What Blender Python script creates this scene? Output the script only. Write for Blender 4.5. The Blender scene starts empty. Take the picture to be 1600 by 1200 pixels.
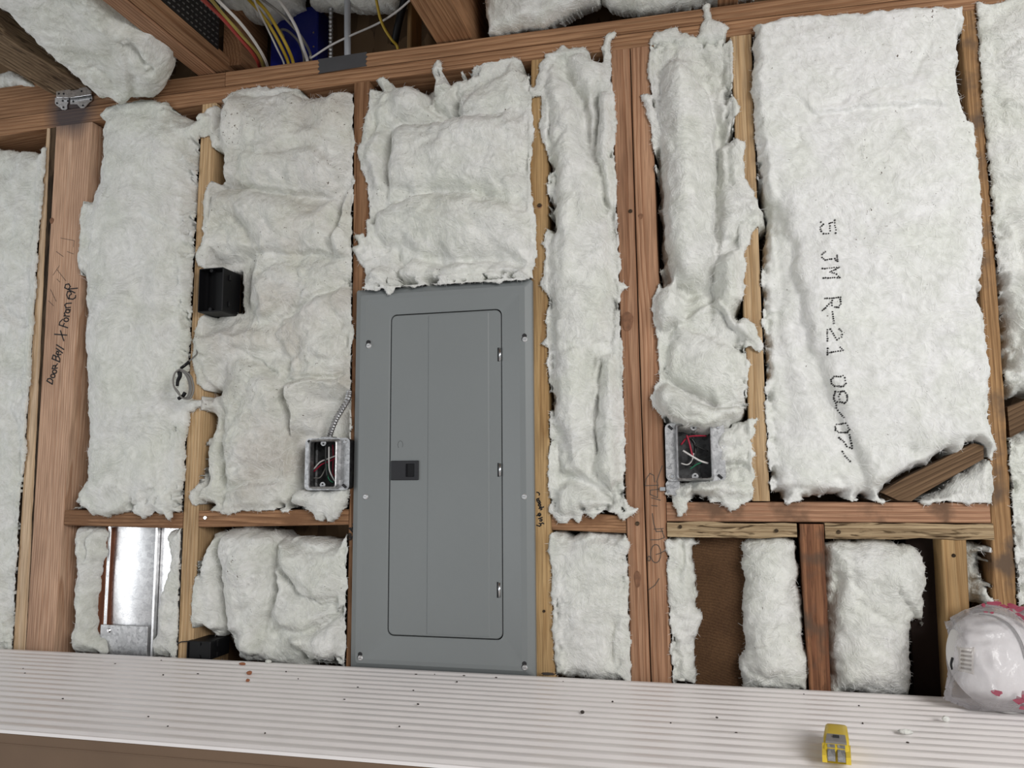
import bpy, math, random
import numpy as np
from mathutils import Matrix, Vector

random.seed(7)
RNG = np.random.default_rng(11)
SC = bpy.context.scene
COL = SC.collection

# ------------------------------------------------------------------ camera, sky, lights, exposure
FPX = 1271.49
PITCH, YAW, ROLL = 0.11728814, 0.2363282, 0.00627969
CAM = np.array([0.31142101, -1.6238403, 1.2647774])


def _rot(p, q, r):
    cp, sp, cq, sq, cr, sr = math.cos(p), math.sin(p), math.cos(q), math.sin(q), math.cos(r), math.sin(r)
    Rz = np.array([[cq, -sq, 0], [sq, cq, 0], [0, 0, 1]])
    Rx = np.array([[1, 0, 0], [0, cp, -sp], [0, sp, cp]])
    Ry = np.array([[cr, 0, sr], [0, 1, 0], [-sr, 0, cr]])
    return Rz @ Rx @ Ry


VIEW = _rot(PITCH, YAW, ROLL)
cam_data = bpy.data.cameras.new('camera')
cam = bpy.data.objects.new('camera', cam_data)
COL.objects.link(cam)
cam_data.sensor_fit = 'HORIZONTAL'
cam_data.sensor_width = 36.0
cam_data.lens = FPX / 1600 * 36.0
cam_data.clip_start = 0.02
_r, _f, _u = VIEW[:, 0], VIEW[:, 1], VIEW[:, 2]
cam.matrix_world = Matrix([[_r[0], _u[0], -_f[0], CAM[0]], [_r[1], _u[1], -_f[1], CAM[1]],
                           [_r[2], _u[2], -_f[2], CAM[2]], [0, 0, 0, 1]])
SC.camera = cam

world = bpy.data.worlds.new('overcast_sky')
SC.world = world
world.use_nodes = True
bg = world.node_tree.nodes['Background']
bg.inputs[0].default_value = (0.93, 0.97, 1.0, 1)
bg.inputs[1].default_value = 0.36


def area_light(name, loc, target, sx, sy, power, color=(1, 1, 1)):
    d = bpy.data.lights.new(name, 'AREA')
    d.shape = 'RECTANGLE'
    d.size, d.size_y, d.energy, d.color = sx, sy, power, color
    o = bpy.data.objects.new(name, d)
    COL.objects.link(o)
    o.location = loc
    o.rotation_euler = (Vector(target) - Vector(loc)).to_track_quat('-Z', 'Y').to_euler()
    return o


area_light('doorway_daylight', (1.8, -2.6, 2.0), (-0.1, -.1, 1.1), 1.3, 1.0, 52, (1.0, 0.985, 0.965))
area_light('side_window_daylight', (-2.95, -2.4, 1.25), (-0.6, 0, 1.05), 1.0, 1.3, 20, (0.955, 0.98, 1.0))

SC.view_settings.view_transform = 'Standard'
SC.view_settings.look = 'None'
SC.view_settings.gamma = 1.0
SC.view_settings.use_curve_mapping = False
SC.view_settings.exposure = 0.20
SC.cycles.max_bounces = 8
SC.cycles.diffuse_bounces = 4
SC.cycles.use_denoising = True

# ------------------------------------------------------------------ measuring: a picture point onto a plane of the room


def ray(px, py):
    return VIEW @ np.array([(px - 800) / FPX, 1.0, (600 - py) / FPX])


def at(px, py, y=0.0):
    d = ray(px, py)
    return CAM + (y - CAM[1]) / d[1] * d


def at_z(px, py, z):
    d = ray(px, py)
    return CAM + (z - CAM[2]) / d[2] * d


class Plane:
    def __init__(s, o, u, v):
        s.o = np.array(o, float)
        s.u = np.array(u, float) / np.linalg.norm(u)
        v = np.array(v, float)
        v = v - s.u * (v @ s.u)
        s.v = v / np.linalg.norm(v)
        n = np.cross(s.u, s.v)
        s.n = n          # for u=x, v=z this is -y (towards the room)

    def uv(s, px, py):
        d = ray(px, py)
        t = ((s.o - CAM) @ s.n) / (d @ s.n)
        p = CAM + t * d - s.o
        return (p @ s.u, p @ s.v)

    def world(s, U, V, H):
        return s.o + np.outer(U, s.u) + np.outer(V, s.v) + np.outer(H, s.n)


WALL = Plane((0, 0, 0), (1, 0, 0), (0, 0, 1))

# ------------------------------------------------------------------ numpy noise
_perm = RNG.permutation(4096)
_ang = RNG.random(4096) * 2 * np.pi
_gx, _gy = np.cos(_ang), np.sin(_ang)


def pnoise(x, y):
    xi, yi = np.floor(x).astype(np.int64), np.floor(y).astype(np.int64)
    xf, yf = x - xi, y - yi
    def g(ix, iy, dx, dy):
        h = _perm[(_perm[ix & 4095] + iy) & 4095]
        return _gx[h] * dx + _gy[h] * dy
    su = xf * xf * xf * (xf * (xf * 6 - 15) + 10)
    sv = yf * yf * yf * (yf * (yf * 6 - 15) + 10)
    a = g(xi, yi, xf, yf)
    b = g(xi + 1, yi, xf - 1, yf)
    c = g(xi, yi + 1, xf, yf - 1)
    d = g(xi + 1, yi + 1, xf - 1, yf - 1)
    return (a + su * (b - a) + sv * ((c + su * (d - c)) - (a + su * (b - a)))) * 1.5


def fbm(x, y, oct=3, gain=0.5):
    r = 0
    a = 1.0
    for i in range(oct):
        r = r + a * pnoise(x * 2 ** i + 17.3 * i, y * 2 ** i + 5.1 * i)
        a *= gain
    return r


# ------------------------------------------------------------------ object helpers
def tag(o, label=None, cat=None, group=None, kind=None):
    if label: o['label'] = label
    if cat: o['category'] = cat
    if group: o['group'] = group
    if kind: o['kind'] = kind
    return o


def empty(name, loc=(0, 0, 0), rot=None):
    o = bpy.data.objects.new(name, None)
    COL.objects.link(o)
    o.location = loc
    if rot: o.rotation_euler = rot
    o.empty_display_size = 0.05
    return o


def link(name, verts, faces, mat, parent=None, smooth=False, matrix=None):
    """one mesh object; verts are world coordinates, matrix (4x4) is the frame the object gets"""
    me = bpy.data.meshes.new(name)
    V = np.asarray(verts, float)
    if matrix is None:
        c = V.mean(0)
        matrix = Matrix.Translation(Vector(c))
    inv = np.array(matrix.inverted())
    L = V @ inv[:3, :3].T + inv[:3, 3]
    if isinstance(faces, np.ndarray) and faces.ndim == 2 and faces.shape[1] in (3, 4):
        k = faces.shape[1]
        me.vertices.add(len(L))
        me.vertices.foreach_set('co', L.ravel())
        me.loops.add(faces.size)
        me.loops.foreach_set('vertex_index', faces.ravel().astype(np.int32))
        me.polygons.add(len(faces))
        me.polygons.foreach_set('loop_start', np.arange(0, faces.size, k, dtype=np.int32))
        me.update(calc_edges=True)
        me.validate()
    else:
        me.from_pydata([tuple(v) for v in L], [], [tuple(f) for f in faces])
    if smooth:
        me.polygons.foreach_set('use_smooth', np.ones(len(me.polygons), dtype=bool))
    me.update()
    o = bpy.data.objects.new(name, me)
    COL.objects.link(o)
    if mat: me.materials.append(mat)
    if parent is not None:
        o.parent = parent
        o.matrix_parent_inverse = Matrix.Identity(4)
        o.matrix_basis = pworld(parent).inverted() @ matrix
    else:
        o.matrix_basis = matrix
    o['_w'] = [x for row in matrix for x in row]
    return o


def pworld(o):
    if '_w' in o.keys():
        w = list(o['_w'])
        return Matrix([w[0:4], w[4:8], w[8:12], w[12:16]])
    return Matrix.LocRotScale(o.location, o.rotation_euler, None) if o.parent is None else pworld(o.parent) @ Matrix.LocRotScale(o.location, o.rotation_euler, None)


def fix_normals(o):
    import bmesh
    bm = bmesh.new()
    bm.from_mesh(o.data)
    bmesh.ops.recalc_face_normals(bm, faces=bm.faces)
    bm.to_mesh(o.data)
    bm.free()
    return o


class MB:
    """collects simple shapes (world coordinates) into one mesh"""
    def __init__(s):
        s.v, s.f = [], []

    def add(s, v, f):
        b = len(s.v)
        s.v += [tuple(map(float, p)) for p in v]
        s.f += [tuple(i + b for i in q) for q in f]
        return s

    def box(s, x0, x1, y0, y1, z0, z1, bev=0.0):
        if bev <= 0:
            v = [(x, y, z) for z in (z0, z1) for y in (y0, y1) for x in (x0, x1)]
            return s.add(v, [(0, 2, 3, 1), (4, 5, 7, 6), (0, 1, 5, 4), (2, 6, 7, 3), (0, 4, 6, 2), (1, 3, 7, 5)])
        b = bev
        def ring(y, i):
            return [(x0 + i + b, y, z0 + i), (x1 - i - b, y, z0 + i), (x1 - i, y, z0 + i + b), (x1 - i, y, z1 - i - b),
                    (x1 - i - b, y, z1 - i), (x0 + i + b, y, z1 - i), (x0 + i, y, z1 - i - b), (x0 + i, y, z0 + i + b)]
        R = [ring(y0, b * .6), ring(y0 + b * .6, 0), ring(y1 - b * .6, 0), ring(y1, b * .6)]
        v = sum(R, [])
        f = [tuple(range(8)), tuple(reversed(range(24, 32)))]
        for k in range(3):
            for i in range(8):
                f.append((k * 8 + i, k * 8 + 8 + i, k * 8 + 8 + (i + 1) % 8, k * 8 + (i + 1) % 8))
        return s.add(v, f)

    def prism(s, poly, y0, y1):
        """poly of (x,z), extruded along y"""
        n = len(poly)
        v = [(x, y0, z) for x, z in poly] + [(x, y1, z) for x, z in poly]
        f = [tuple(range(n)), tuple(reversed(range(n, 2 * n)))]
        f += [(i, n + i, n + (i + 1) % n, (i + 1) % n) for i in range(n)]
        return s.add(v, f)

    def rings(s, rings, cap0=False, cap1=False, closed=True):
        n = len(rings[0])
        v = [p for r in rings for p in r]
        f = []
        for k in range(len(rings) - 1):
            for i in range(n if closed else n - 1):
                f.append((k * n + i, k * n + (i + 1) % n, (k + 1) * n + (i + 1) % n, (k + 1) * n + i))
        if cap0: f.append(tuple(reversed(range(n))))
        if cap1: f.append(tuple(range((len(rings) - 1) * n, len(rings) * n)))
        return s.add(v, f)

    def tube(s, pts, rad, n=8, sub=6, rib=None):
        P = catmull(pts, sub)
        if callable(rad): R = [rad(i / (len(P) - 1)) for i in range(len(P))]
        else: R = [rad] * len(P)
        if rib:
            R = [r * (1 + rib * (1 if i % 2 else -1)) for i, r in enumerate(R)]
        up = np.array([0.3, 0.9, 0.2])
        rings = []
        for i in range(len(P)):
            t = P[min(i + 1, len(P) - 1)] - P[max(i - 1, 0)]
            t = t / (np.linalg.norm(t) + 1e-9)
            a = up - t * (up @ t)
            a /= np.linalg.norm(a) + 1e-9
            up = a
            b = np.cross(t, a)
            rings.append([P[i] + R[i] * (math.cos(q) * a + math.sin(q) * b) for q in np.arange(n) * 2 * math.pi / n])
        return s.rings(rings, True, True)

    def disc(s, c, r, y0, y1, n=14, rim=0.0):
        """cylinder along y, front face at y0"""
        rr = [[(c[0] + k * math.cos(a), y, c[1] + k * math.sin(a)) for a in np.arange(n) * 2 * math.pi / n]
              for k, y in ((r, y1), (r, y0 + rim), (r - rim, y0))]
        return s.rings(rr, True, True)

    def build(s, name, mat, parent=None, smooth=False, matrix=None):
        return fix_normals(link(name, s.v, s.f, mat, parent, smooth, matrix))


def catmull(pts, sub=6):
    P = np.array([np.asarray(p, float) for p in pts])
    if len(P) < 3:
        return np.array([P[0] + (P[-1] - P[0]) * t for t in np.linspace(0, 1, max(2, sub * 2))])
    Q = np.vstack([2 * P[0] - P[1], P, 2 * P[-1] - P[-2]])
    out = []
    for i in range(1, len(Q) - 2):
        for t in np.linspace(0, 1, sub, endpoint=False):
            a, b, c, d = Q[i - 1], Q[i], Q[i + 1], Q[i + 2]
            out.append(.5 * (2 * b + (c - a) * t + (2 * a - 5 * b + 4 * c - d) * t * t + (3 * b - a - 3 * c + d) * t ** 3))
    out.append(P[-1])
    return np.array(out)


# ------------------------------------------------------------------ materials
def newmat(name):
    m = bpy.data.materials.new(name)
    m.use_nodes = True
    nt = m.node_tree
    nt.nodes.clear()
    out = nt.nodes.new('ShaderNodeOutputMaterial')
    b = nt.nodes.new('ShaderNodeBsdfPrincipled')
    nt.links.new(b.outputs[0], out.inputs[0])
    return m, nt, b


def nd(nt, t, **kw):
    n = nt.nodes.new(t)
    for k, v in kw.items():
        if k in n.inputs.keys() if isinstance(k, str) else False:
            n.inputs[k].default_value = v
        else:
            setattr(n, k, v)
    return n


def lk(nt, a, b):
    nt.links.new(a, b)


def ramp(nt, fac, stops):
    r = nt.nodes.new('ShaderNodeValToRGB')
    e = r.color_ramp.elements
    e[0].position, e[0].color = stops[0][0], (*stops[0][1], 1)
    e[1].position, e[1].color = stops[-1][0], (*stops[-1][1], 1)
    for p, c in stops[1:-1]:
        q = e.new(p)
        q.color = (*c, 1)
    lk(nt, fac, r.inputs[0])
    return r.outputs[0]


def mix(nt, mode, fac, a, b):
    m = nt.nodes.new('ShaderNodeMix')
    m.data_type = 'RGBA'
    m.blend_type = mode
    for sock, val in ((m.inputs[0], fac), (m.inputs[6], a), (m.inputs[7], b)):
        if hasattr(val, 'is_output'):
            lk(nt, val, sock)
        elif isinstance(val, (int, float)):
            sock.default_value = val
        else:
            sock.default_value = (*val, 1)
    return m.outputs[2]


def math_(nt, op, a, b=None, c=None):
    m = nt.nodes.new('ShaderNodeMath')
    m.operation = op
    for i, val in enumerate((a, b, c)):
        if val is None: continue
        if hasattr(val, 'is_output'): lk(nt, val, m.inputs[i])
        else: m.inputs[i].default_value = val
    return m.outputs[0]


def bump(nt, b, h, strength, dist):
    n = nt.nodes.new('ShaderNodeBump')
    n.inputs['Strength'].default_value = strength
    n.inputs['Distance'].default_value = dist
    lk(nt, h, n.inputs['Height'])
    lk(nt, n.outputs[0], b.inputs['Normal'])
    return n


def simple(name, col, rough=0.5, metal=0.0, spec=0.5, bumpscale=None, bumpstr=0.1, vary=0.0, vscale=20):
    m, nt, b = newmat(name)
    b.inputs['Base Color'].default_value = (*col, 1)
    b.inputs['Roughness'].default_value = rough
    b.inputs['Metallic'].default_value = metal
    b.inputs['Specular IOR Level'].default_value = spec
    tc = nd(nt, 'ShaderNodeTexCoord')
    if vary:
        n = nd(nt, 'ShaderNodeTexNoise')
        n.inputs['Scale'].default_value = vscale
        n.inputs['Detail'].default_value = 4
        lk(nt, tc.outputs['Object'], n.inputs['Vector'])
        c = ramp(nt, n.outputs[0], [(.3, tuple(x * (1 - vary) for x in col)), (.7, tuple(min(1, x * (1 + vary)) for x in col))])
        lk(nt, c, b.inputs['Base Color'])
    if bumpscale:
        n = nd(nt, 'ShaderNodeTexNoise')
        n.inputs['Scale'].default_value = bumpscale
        n.inputs['Detail'].default_value = 3
        lk(nt, tc.outputs['Object'], n.inputs['Vector'])
        bump(nt, b, n.outputs[0], bumpstr, 0.002)
    return m


def wood(name, light, dark, period=0.006, contrast=1.0, rough=0.75, stain=None, weather=0.0, wander=0.02, soot=None, crack=0.0):
    """sawn lumber: rings around the board's own length (local X), fibres, blotches"""
    m, nt, b = newmat(name)
    tc = nd(nt, 'ShaderNodeTexCoord')
    oi = nd(nt, 'ShaderNodeObjectInfo')
    # a pith of its own for every board
    off = nd(nt, 'ShaderNodeCombineXYZ')
    lk(nt, math_(nt, 'MULTIPLY', oi.outputs['Random'], 9.0), off.inputs[0])
    lk(nt, math_(nt, 'MULTIPLY_ADD', math_(nt, 'FRACT', math_(nt, 'MULTIPLY', oi.outputs['Random'], 17.0)), 0.10, -0.05), off.inputs[1])
    lk(nt, math_(nt, 'MULTIPLY_ADD', math_(nt, 'FRACT', math_(nt, 'MULTIPLY', oi.outputs['Random'], 31.0)), 0.10, 0.03), off.inputs[2])
    va = nd(nt, 'ShaderNodeVectorMath', operation='ADD')
    lk(nt, tc.outputs['Object'], va.inputs[0])
    lk(nt, off.outputs[0], va.inputs[1])
    mp = nd(nt, 'ShaderNodeMapping')
    mp.inputs['Scale'].default_value = (1.3, 9, 9)
    lk(nt, va.outputs[0], mp.inputs[0])
    n1 = nd(nt, 'ShaderNodeTexNoise')
    n1.inputs['Scale'].default_value = 1.6
    n1.inputs['Detail'].default_value = 3
    lk(nt, mp.outputs[0], n1.inputs['Vector'])
    sh = nd(nt, 'ShaderNodeVectorMath', operation='MULTIPLY_ADD')
    lk(nt, n1.outputs['Color'], sh.inputs[0])
    sh.inputs[1].default_value = (0, wander, wander)
    lk(nt, va.outputs[0], sh.inputs[2])
    w = nd(nt, 'ShaderNodeTexWave', wave_type='RINGS', rings_direction='X', wave_profile='SAW')
    w.inputs['Scale'].default_value = 2 * math.pi / (20 * period)
    w.inputs['Distortion'].default_value = 0.6
    w.inputs['Detail'].default_value = 2
    w.inputs['Detail Scale'].default_value = 0.3
    lk(nt, sh.outputs[0], w.inputs['Vector'])
    mid = tuple((a * .6 + c * .4) for a, c in zip(light, dark))
    grain = ramp(nt, w.outputs['Fac'], [(0.0, light), (0.45, mid), (0.86, dark), (1.0, light)])
    base = mix(nt, 'MIX', min(1.0, .95 * contrast), mid, grain)
    mf = nd(nt, 'ShaderNodeMapping')
    mf.inputs['Scale'].default_value = (12, 420, 420)
    lk(nt, va.outputs[0], mf.inputs[0])
    nf = nd(nt, 'ShaderNodeTexNoise')
    nf.inputs['Scale'].default_value = 1.0
    nf.inputs['Detail'].default_value = 3
    lk(nt, mf.outputs[0], nf.inputs['Vector'])
    fib = ramp(nt, nf.outputs[0], [(.3, (.66, .64, .62)), (.65, (1.10, 1.10, 1.10))])
    base = mix(nt, 'MULTIPLY', 1.0, base, fib)
    nb = nd(nt, 'ShaderNodeTexNoise')
    nb.inputs['Scale'].default_value = 7
    nb.inputs['Detail'].default_value = 4
    mb_ = nd(nt, 'ShaderNodeMapping')
    mb_.inputs['Scale'].default_value = (.5, 2, 2)
    lk(nt, va.outputs[0], mb_.inputs[0])
    lk(nt, mb_.outputs[0], nb.inputs['Vector'])
    blot = ramp(nt, nb.outputs[0], [(.32, (.80, .78, .77)), (.62, (1.06, 1.06, 1.05))])
    base = mix(nt, 'MULTIPLY', 1.0, base, blot)
    vr = math_(nt, 'MULTIPLY_ADD', math_(nt, 'FRACT', math_(nt, 'MULTIPLY', oi.outputs['Random'], 57.0)), 0.22, 0.89)
    hv = nd(nt, 'ShaderNodeHueSaturation')
    lk(nt, vr, hv.inputs['Value'])
    lk(nt, base, hv.inputs['Color'])
    base = hv.outputs[0]
    if weather:
        mw = nd(nt, 'ShaderNodeMapping')
        mw.inputs['Scale'].default_value = (14, 130, 130)
        lk(nt, va.outputs[0], mw.inputs[0])
        nw = nd(nt, 'ShaderNodeTexNoise')
        nw.inputs['Scale'].default_value = 1
        nw.inputs['Detail'].default_value = 5
        nw.inputs['Distortion'].default_value = 1.2
        lk(nt, mw.outputs[0], nw.inputs['Vector'])
        cr = ramp(nt, nw.outputs[0], [(.36, (.16, .13, .10)), (.47, (1, 1, 1))])
        base = mix(nt, 'MULTIPLY', weather, base, cr)
    if stain:
        ns = nd(nt, 'ShaderNodeTexNoise')
        ns.inputs['Scale'].default_value = 16
        ns.inputs['Detail'].default_value = 5
        lk(nt, va.outputs[0], ns.inputs['Vector'])
        fc = ramp(nt, ns.outputs[0], [(.50, (0, 0, 0)), (.66, (1, 1, 1))])
        base = mix(nt, 'MIX', fc, base, stain)
    if soot:
        # a scorched patch with a place of its own in the world: ((x,y,z), radius)
        geo = nd(nt, 'ShaderNodeNewGeometry')
        ds = nd(nt, 'ShaderNodeVectorMath', operation='DISTANCE')
        lk(nt, geo.outputs['Position'], ds.inputs[0])
        ds.inputs[1].default_value = soot[0]
        q = math_(nt, 'MULTIPLY_ADD', nb.outputs[0], soot[1] * .8, math_(nt, 'SUBTRACT', ds.outputs['Value'], soot[1] * .4))
        f2 = ramp(nt, math_(nt, 'DIVIDE', q, soot[1]), [(.45, (1, 1, 1)), (1.0, (0, 0, 0))])
        base = mix(nt, 'MIX', mix(nt, 'MULTIPLY', 1.0, f2, (.85, .85, .85)), base, (.05, .05, .06))
    lk(nt, base, b.inputs['Base Color'])
    b.inputs['Roughness'].default_value = rough
    b.inputs['Specular IOR Level'].default_value = 0.25
    hsum = math_(nt, 'ADD', math_(nt, 'MULTIPLY', w.outputs['Fac'], .35), nf.outputs[0])
    if weather:
        hsum = math_(nt, 'MULTIPLY_ADD', nw.outputs[0], 3.0, hsum)
    bump(nt, b, hsum, .35, 0.0012 if not weather else 0.002)
    return m


W_RED = wood('fir_reddish', (.47, .275, .17), (.28, .135, .072), .0065)
W_PLATE = wood('fir_plate_orange', (.40, .23, .128), (.235, .115, .057), .009)
W_PINK = wood('fir_pink_post', (.64, .43, .305), (.46, .265, .168), .0052, soot=((-1.205, 0, 2.185), .085))
W_PLATE_S = wood('fir_plate_scorched', (.40, .23, .128), (.235, .115, .057), .009, soot=((-1.205, 0, 2.185), .085))
W_PALE = wood('pine_pale', (.60, .43, .255), (.44, .28, .14), .007)
W_JACK = wood('pine_jack_pale', (.74, .56, .39), (.58, .40, .24), .007)
W_GOLD = wood('pine_golden', (.50, .335, .165), (.33, .195, .082), .008)
W_BROWN = wood('stud_brown', (.37, .205, .11), (.21, .098, .046), .008)
W_OLD = wood('old_grey_brown', (.30, .215, .135), (.15, .10, .062), .012, weather=.75, rough=.9)
W_ROUGH = wood('rough_weathered', (.50, .38, .235), (.30, .21, .12), .010, weather=.9, rough=.95)
W_DARK = wood('old_dark_brown', (.135, .072, .034), (.062, .030, .014), .0055, contrast=.6, rough=.85)
W_BRACE = wood('brace_brown', (.185, .115, .065), (.095, .055, .030), .008, rough=.85)
W_OLDRED = wood('old_red_cripple', (.34, .16, .082), (.20, .085, .044), .010, stain=(.10, .065, .045), weather=.45)
W_STAIN = wood('stained_block', (.43, .25, .155), (.28, .14, .08), .009, stain=(.15, .085, .052))
W_BLOCK = wood('block_brown', (.41, .23, .125), (.22, .11, .055), .006, stain=(.20, .10, .05), weather=.25)
W_REDDARK = wood('dark_red_grain', (.22, .085, .042), (.10, .032, .016), .008)
W_BARK = wood('bark_edge', (.10, .066, .04), (.035, .025, .016), .008, weather=.9, rough=.95)
W_STUD7 = wood('stud_tan_brown', (.40, .24, .115), (.25, .135, .058), .008, stain=(.13, .085, .055))


def osb():
    m, nt, b = newmat('osb_board')
    tc = nd(nt, 'ShaderNodeTexCoord')
    v = nd(nt, 'ShaderNodeTexVoronoi')
    v.inputs['Scale'].default_value = 40
    mp = nd(nt, 'ShaderNodeMapping')
    mp.inputs['Scale'].default_value = (1, 1, .4)
    lk(nt, tc.outputs['Object'], mp.inputs[0])
    lk(nt, mp.outputs[0], v.inputs['Vector'])
    c = ramp(nt, v.outputs['Color'], [(.2, (.10, .058, .028)), (.8, (.20, .125, .065))])
    lk(nt, c, b.inputs['Base Color'])
    b.inputs['Roughness'].default_value = .85
    bump(nt, b, v.outputs['Distance'], .3, .002)
    return m


OSB = osb()


def wool(name, specks=0.0, tint=(.81, .808, .785), brown=0.0, relief=1.0):
    m, nt, b = newmat(name)
    tc = nd(nt, 'ShaderNodeTexCoord')
    geo = nd(nt, 'ShaderNodeNewGeometry')
    P = geo.outputs['Position']
    n1 = nd(nt, 'ShaderNodeTexNoise')
    n1.inputs['Scale'].default_value = 9
    n1.inputs['Detail'].default_value = 5
    n1.inputs['Distortion'].default_value = .6
    lk(nt, P, n1.inputs['Vector'])
    lo = tuple(a * f for a, f in zip(tint, (.93, .945, .90)))
    c = ramp(nt, n1.outputs[0], [(.35, lo), (.62, tint)])
    # matted fibres
    n2 = nd(nt, 'ShaderNodeTexNoise')
    n2.inputs['Scale'].default_value = 38
    n2.inputs['Detail'].default_value = 6
    n2.inputs['Roughness'].default_value = .62
    n2.inputs['Distortion'].default_value = 1.1
    lk(nt, P, n2.inputs['Vector'])
    c = mix(nt, 'MULTIPLY', 1.0, c, ramp(nt, n2.outputs[0], [(.30, (.87, .875, .86)), (.62, (1.05, 1.05, 1.05))]))
    msk = nd(nt, 'ShaderNodeTexNoise')
    msk.inputs['Scale'].default_value = 11
    lk(nt, P, msk.inputs['Vector'])
    st = []
    warp = nd(nt, 'ShaderNodeTexNoise')
    warp.inputs['Scale'].default_value = 7
    warp.inputs['Detail'].default_value = 2
    lk(nt, P, warp.inputs['Vector'])
    wp = nd(nt, 'ShaderNodeVectorMath', operation='MULTIPLY_ADD')
    lk(nt, warp.outputs['Color'], wp.inputs[0])
    wp.inputs[1].default_value = (.22, .22, .22)
    lk(nt, P, wp.inputs[2])
    for sc_, ry in (((40, 40, 130), .45), ((130, 60, 42), -.55)):
        mp = nd(nt, 'ShaderNodeMapping', vector_type='TEXTURE')
        mp.inputs['Scale'].default_value = tuple(1 / q for q in sc_)
        mp.inputs['Rotation'].default_value = (0, ry, 0)
        lk(nt, wp.outputs[0], mp.inputs[0])
        q = nd(nt, 'ShaderNodeTexNoise')
        q.inputs['Scale'].default_value = 1.0
        q.inputs['Detail'].default_value = 4
        q.inputs['Roughness'].default_value = .65
        q.inputs['Distortion'].default_value = 1.3
        lk(nt, mp.outputs[0], q.inputs['Vector'])
        st.append(q.outputs[0])
    mf_ = nd(nt, 'ShaderNodeMix')
    lk(nt, ramp(nt, msk.outputs[0], [(.42, (0, 0, 0)), (.58, (1, 1, 1))]), mf_.inputs[0])
    lk(nt, st[0], mf_.inputs[2])
    lk(nt, st[1], mf_.inputs[3])
    streak = mf_.outputs[0]
    c = mix(nt, 'MULTIPLY', 1.0, c, ramp(nt, streak, [(.28, (.89, .895, .875)), (.52, (1.0, 1.0, 1.0)), (.75, (1.06, 1.06, 1.06))]))
    if specks:
        v = nd(nt, 'ShaderNodeTexNoise')
        v.inputs['Scale'].default_value = 150
        v.inputs['Detail'].default_value = 2
        v.inputs['Distortion'].default_value = 1.0
        lk(nt, P, v.inputs['Vector'])
        big = nd(nt, 'ShaderNodeTexNoise')
        big.inputs['Scale'].default_value = 7
        lk(nt, P, big.inputs['Vector'])
        s = math_(nt, 'MULTIPLY_ADD', big.outputs[0], .30, v.outputs[0])
        f = ramp(nt, s, [(.905 - .03 * specks, (0, 0, 0)), (.935 - .03 * specks, (1, 1, 1))])
        c = mix(nt, 'MIX', f, c, (.10, .07, .05))
    if brown:
        big = nd(nt, 'ShaderNodeTexNoise')
        big.inputs['Scale'].default_value = 6.5
        big.inputs['Detail'].default_value = 6
        lk(nt, P, big.inputs['Vector'])
        f = ramp(nt, big.outputs[0], [(.50, (0, 0, 0)), (.74, (brown, brown, brown))])
        c = mix(nt, 'MIX', f, c, (.46, .40, .33))
    lk(nt, c, b.inputs['Base Color'])
    b.inputs['Roughness'].default_value = 1.0
    b.inputs['Specular IOR Level'].default_value = 0.0
    b.inputs['Sheen Weight'].default_value = 0.05
    b.inputs['Sheen Roughness'].default_value = 0.6
    b.inputs['Subsurface Weight'].default_value = 0.2
    b.inputs['Subsurface Radius'].default_value = (1.0, 1.0, .9)
    b.inputs['Subsurface Scale'].default_value = 0.008
    n3 = nd(nt, 'ShaderNodeTexNoise')
    n3.inputs['Scale'].default_value = 210
    n3.inputs['Detail'].default_value = 3
    n3.inputs['Distortion'].default_value = 1.5
    lk(nt, P, n3.inputs['Vector'])
    h = math_(nt, 'MULTIPLY_ADD', streak, .9, math_(nt, 'MULTIPLY_ADD', n3.outputs[0], .25, math_(nt, 'MULTIPLY', n2.outputs[0], .8)))
    bump(nt, b, h, .72 * relief, 0.007)
    return m


WOOL = wool('white_glass_wool')
WOOL_FIB = simple('glass_fibre', (.90, .895, .88), 1.0, 0, 0.0)
WOOL_D = wool('dusty_glass_wool', specks=1.0, brown=.6, tint=(.79, .78, .75))
WOOL_S = wool('speckled_glass_wool', specks=.5)
WOOL_G = wool('printed_batt_wool', specks=.25, tint=(.82, .818, .81), relief=.55)

PANEL_GREY = simple('panel_grey_enamel', (.205, .220, .222), .42, 0, .5, bumpscale=900, bumpstr=.06, vary=.04, vscale=3)
BLACK = simple('black_plastic', (.0035, .0035, .0045), .55, 0, .3)
CHAR = simple('charcoal_plastic', (.013, .013, .016), .5)
CHROME = simple('bright_zinc', (.75, .75, .76), .22, 1.0)
TAPE = simple('grey_tape', (.060, .060, .064), .55, vary=.1)
INK = simple('black_marker', (.012, .010, .010), .7)
PENCIL = simple('pencil_lead', (.09, .07, .055), .8)
CARD = simple('brown_cardboard', (.165, .105, .066), .8, vary=.08, vscale=9)
PVC = simple('white_ribbed_pvc', (.85, .81, .80), .33, 0, .5, vary=.03, vscale=14)
GALV_DARK = simple('knockout_shadow', (.02, .02, .022), .8)
CONCRETE = simple('concrete', (.42, .40, .37), .9, vary=.12, vscale=5)


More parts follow.
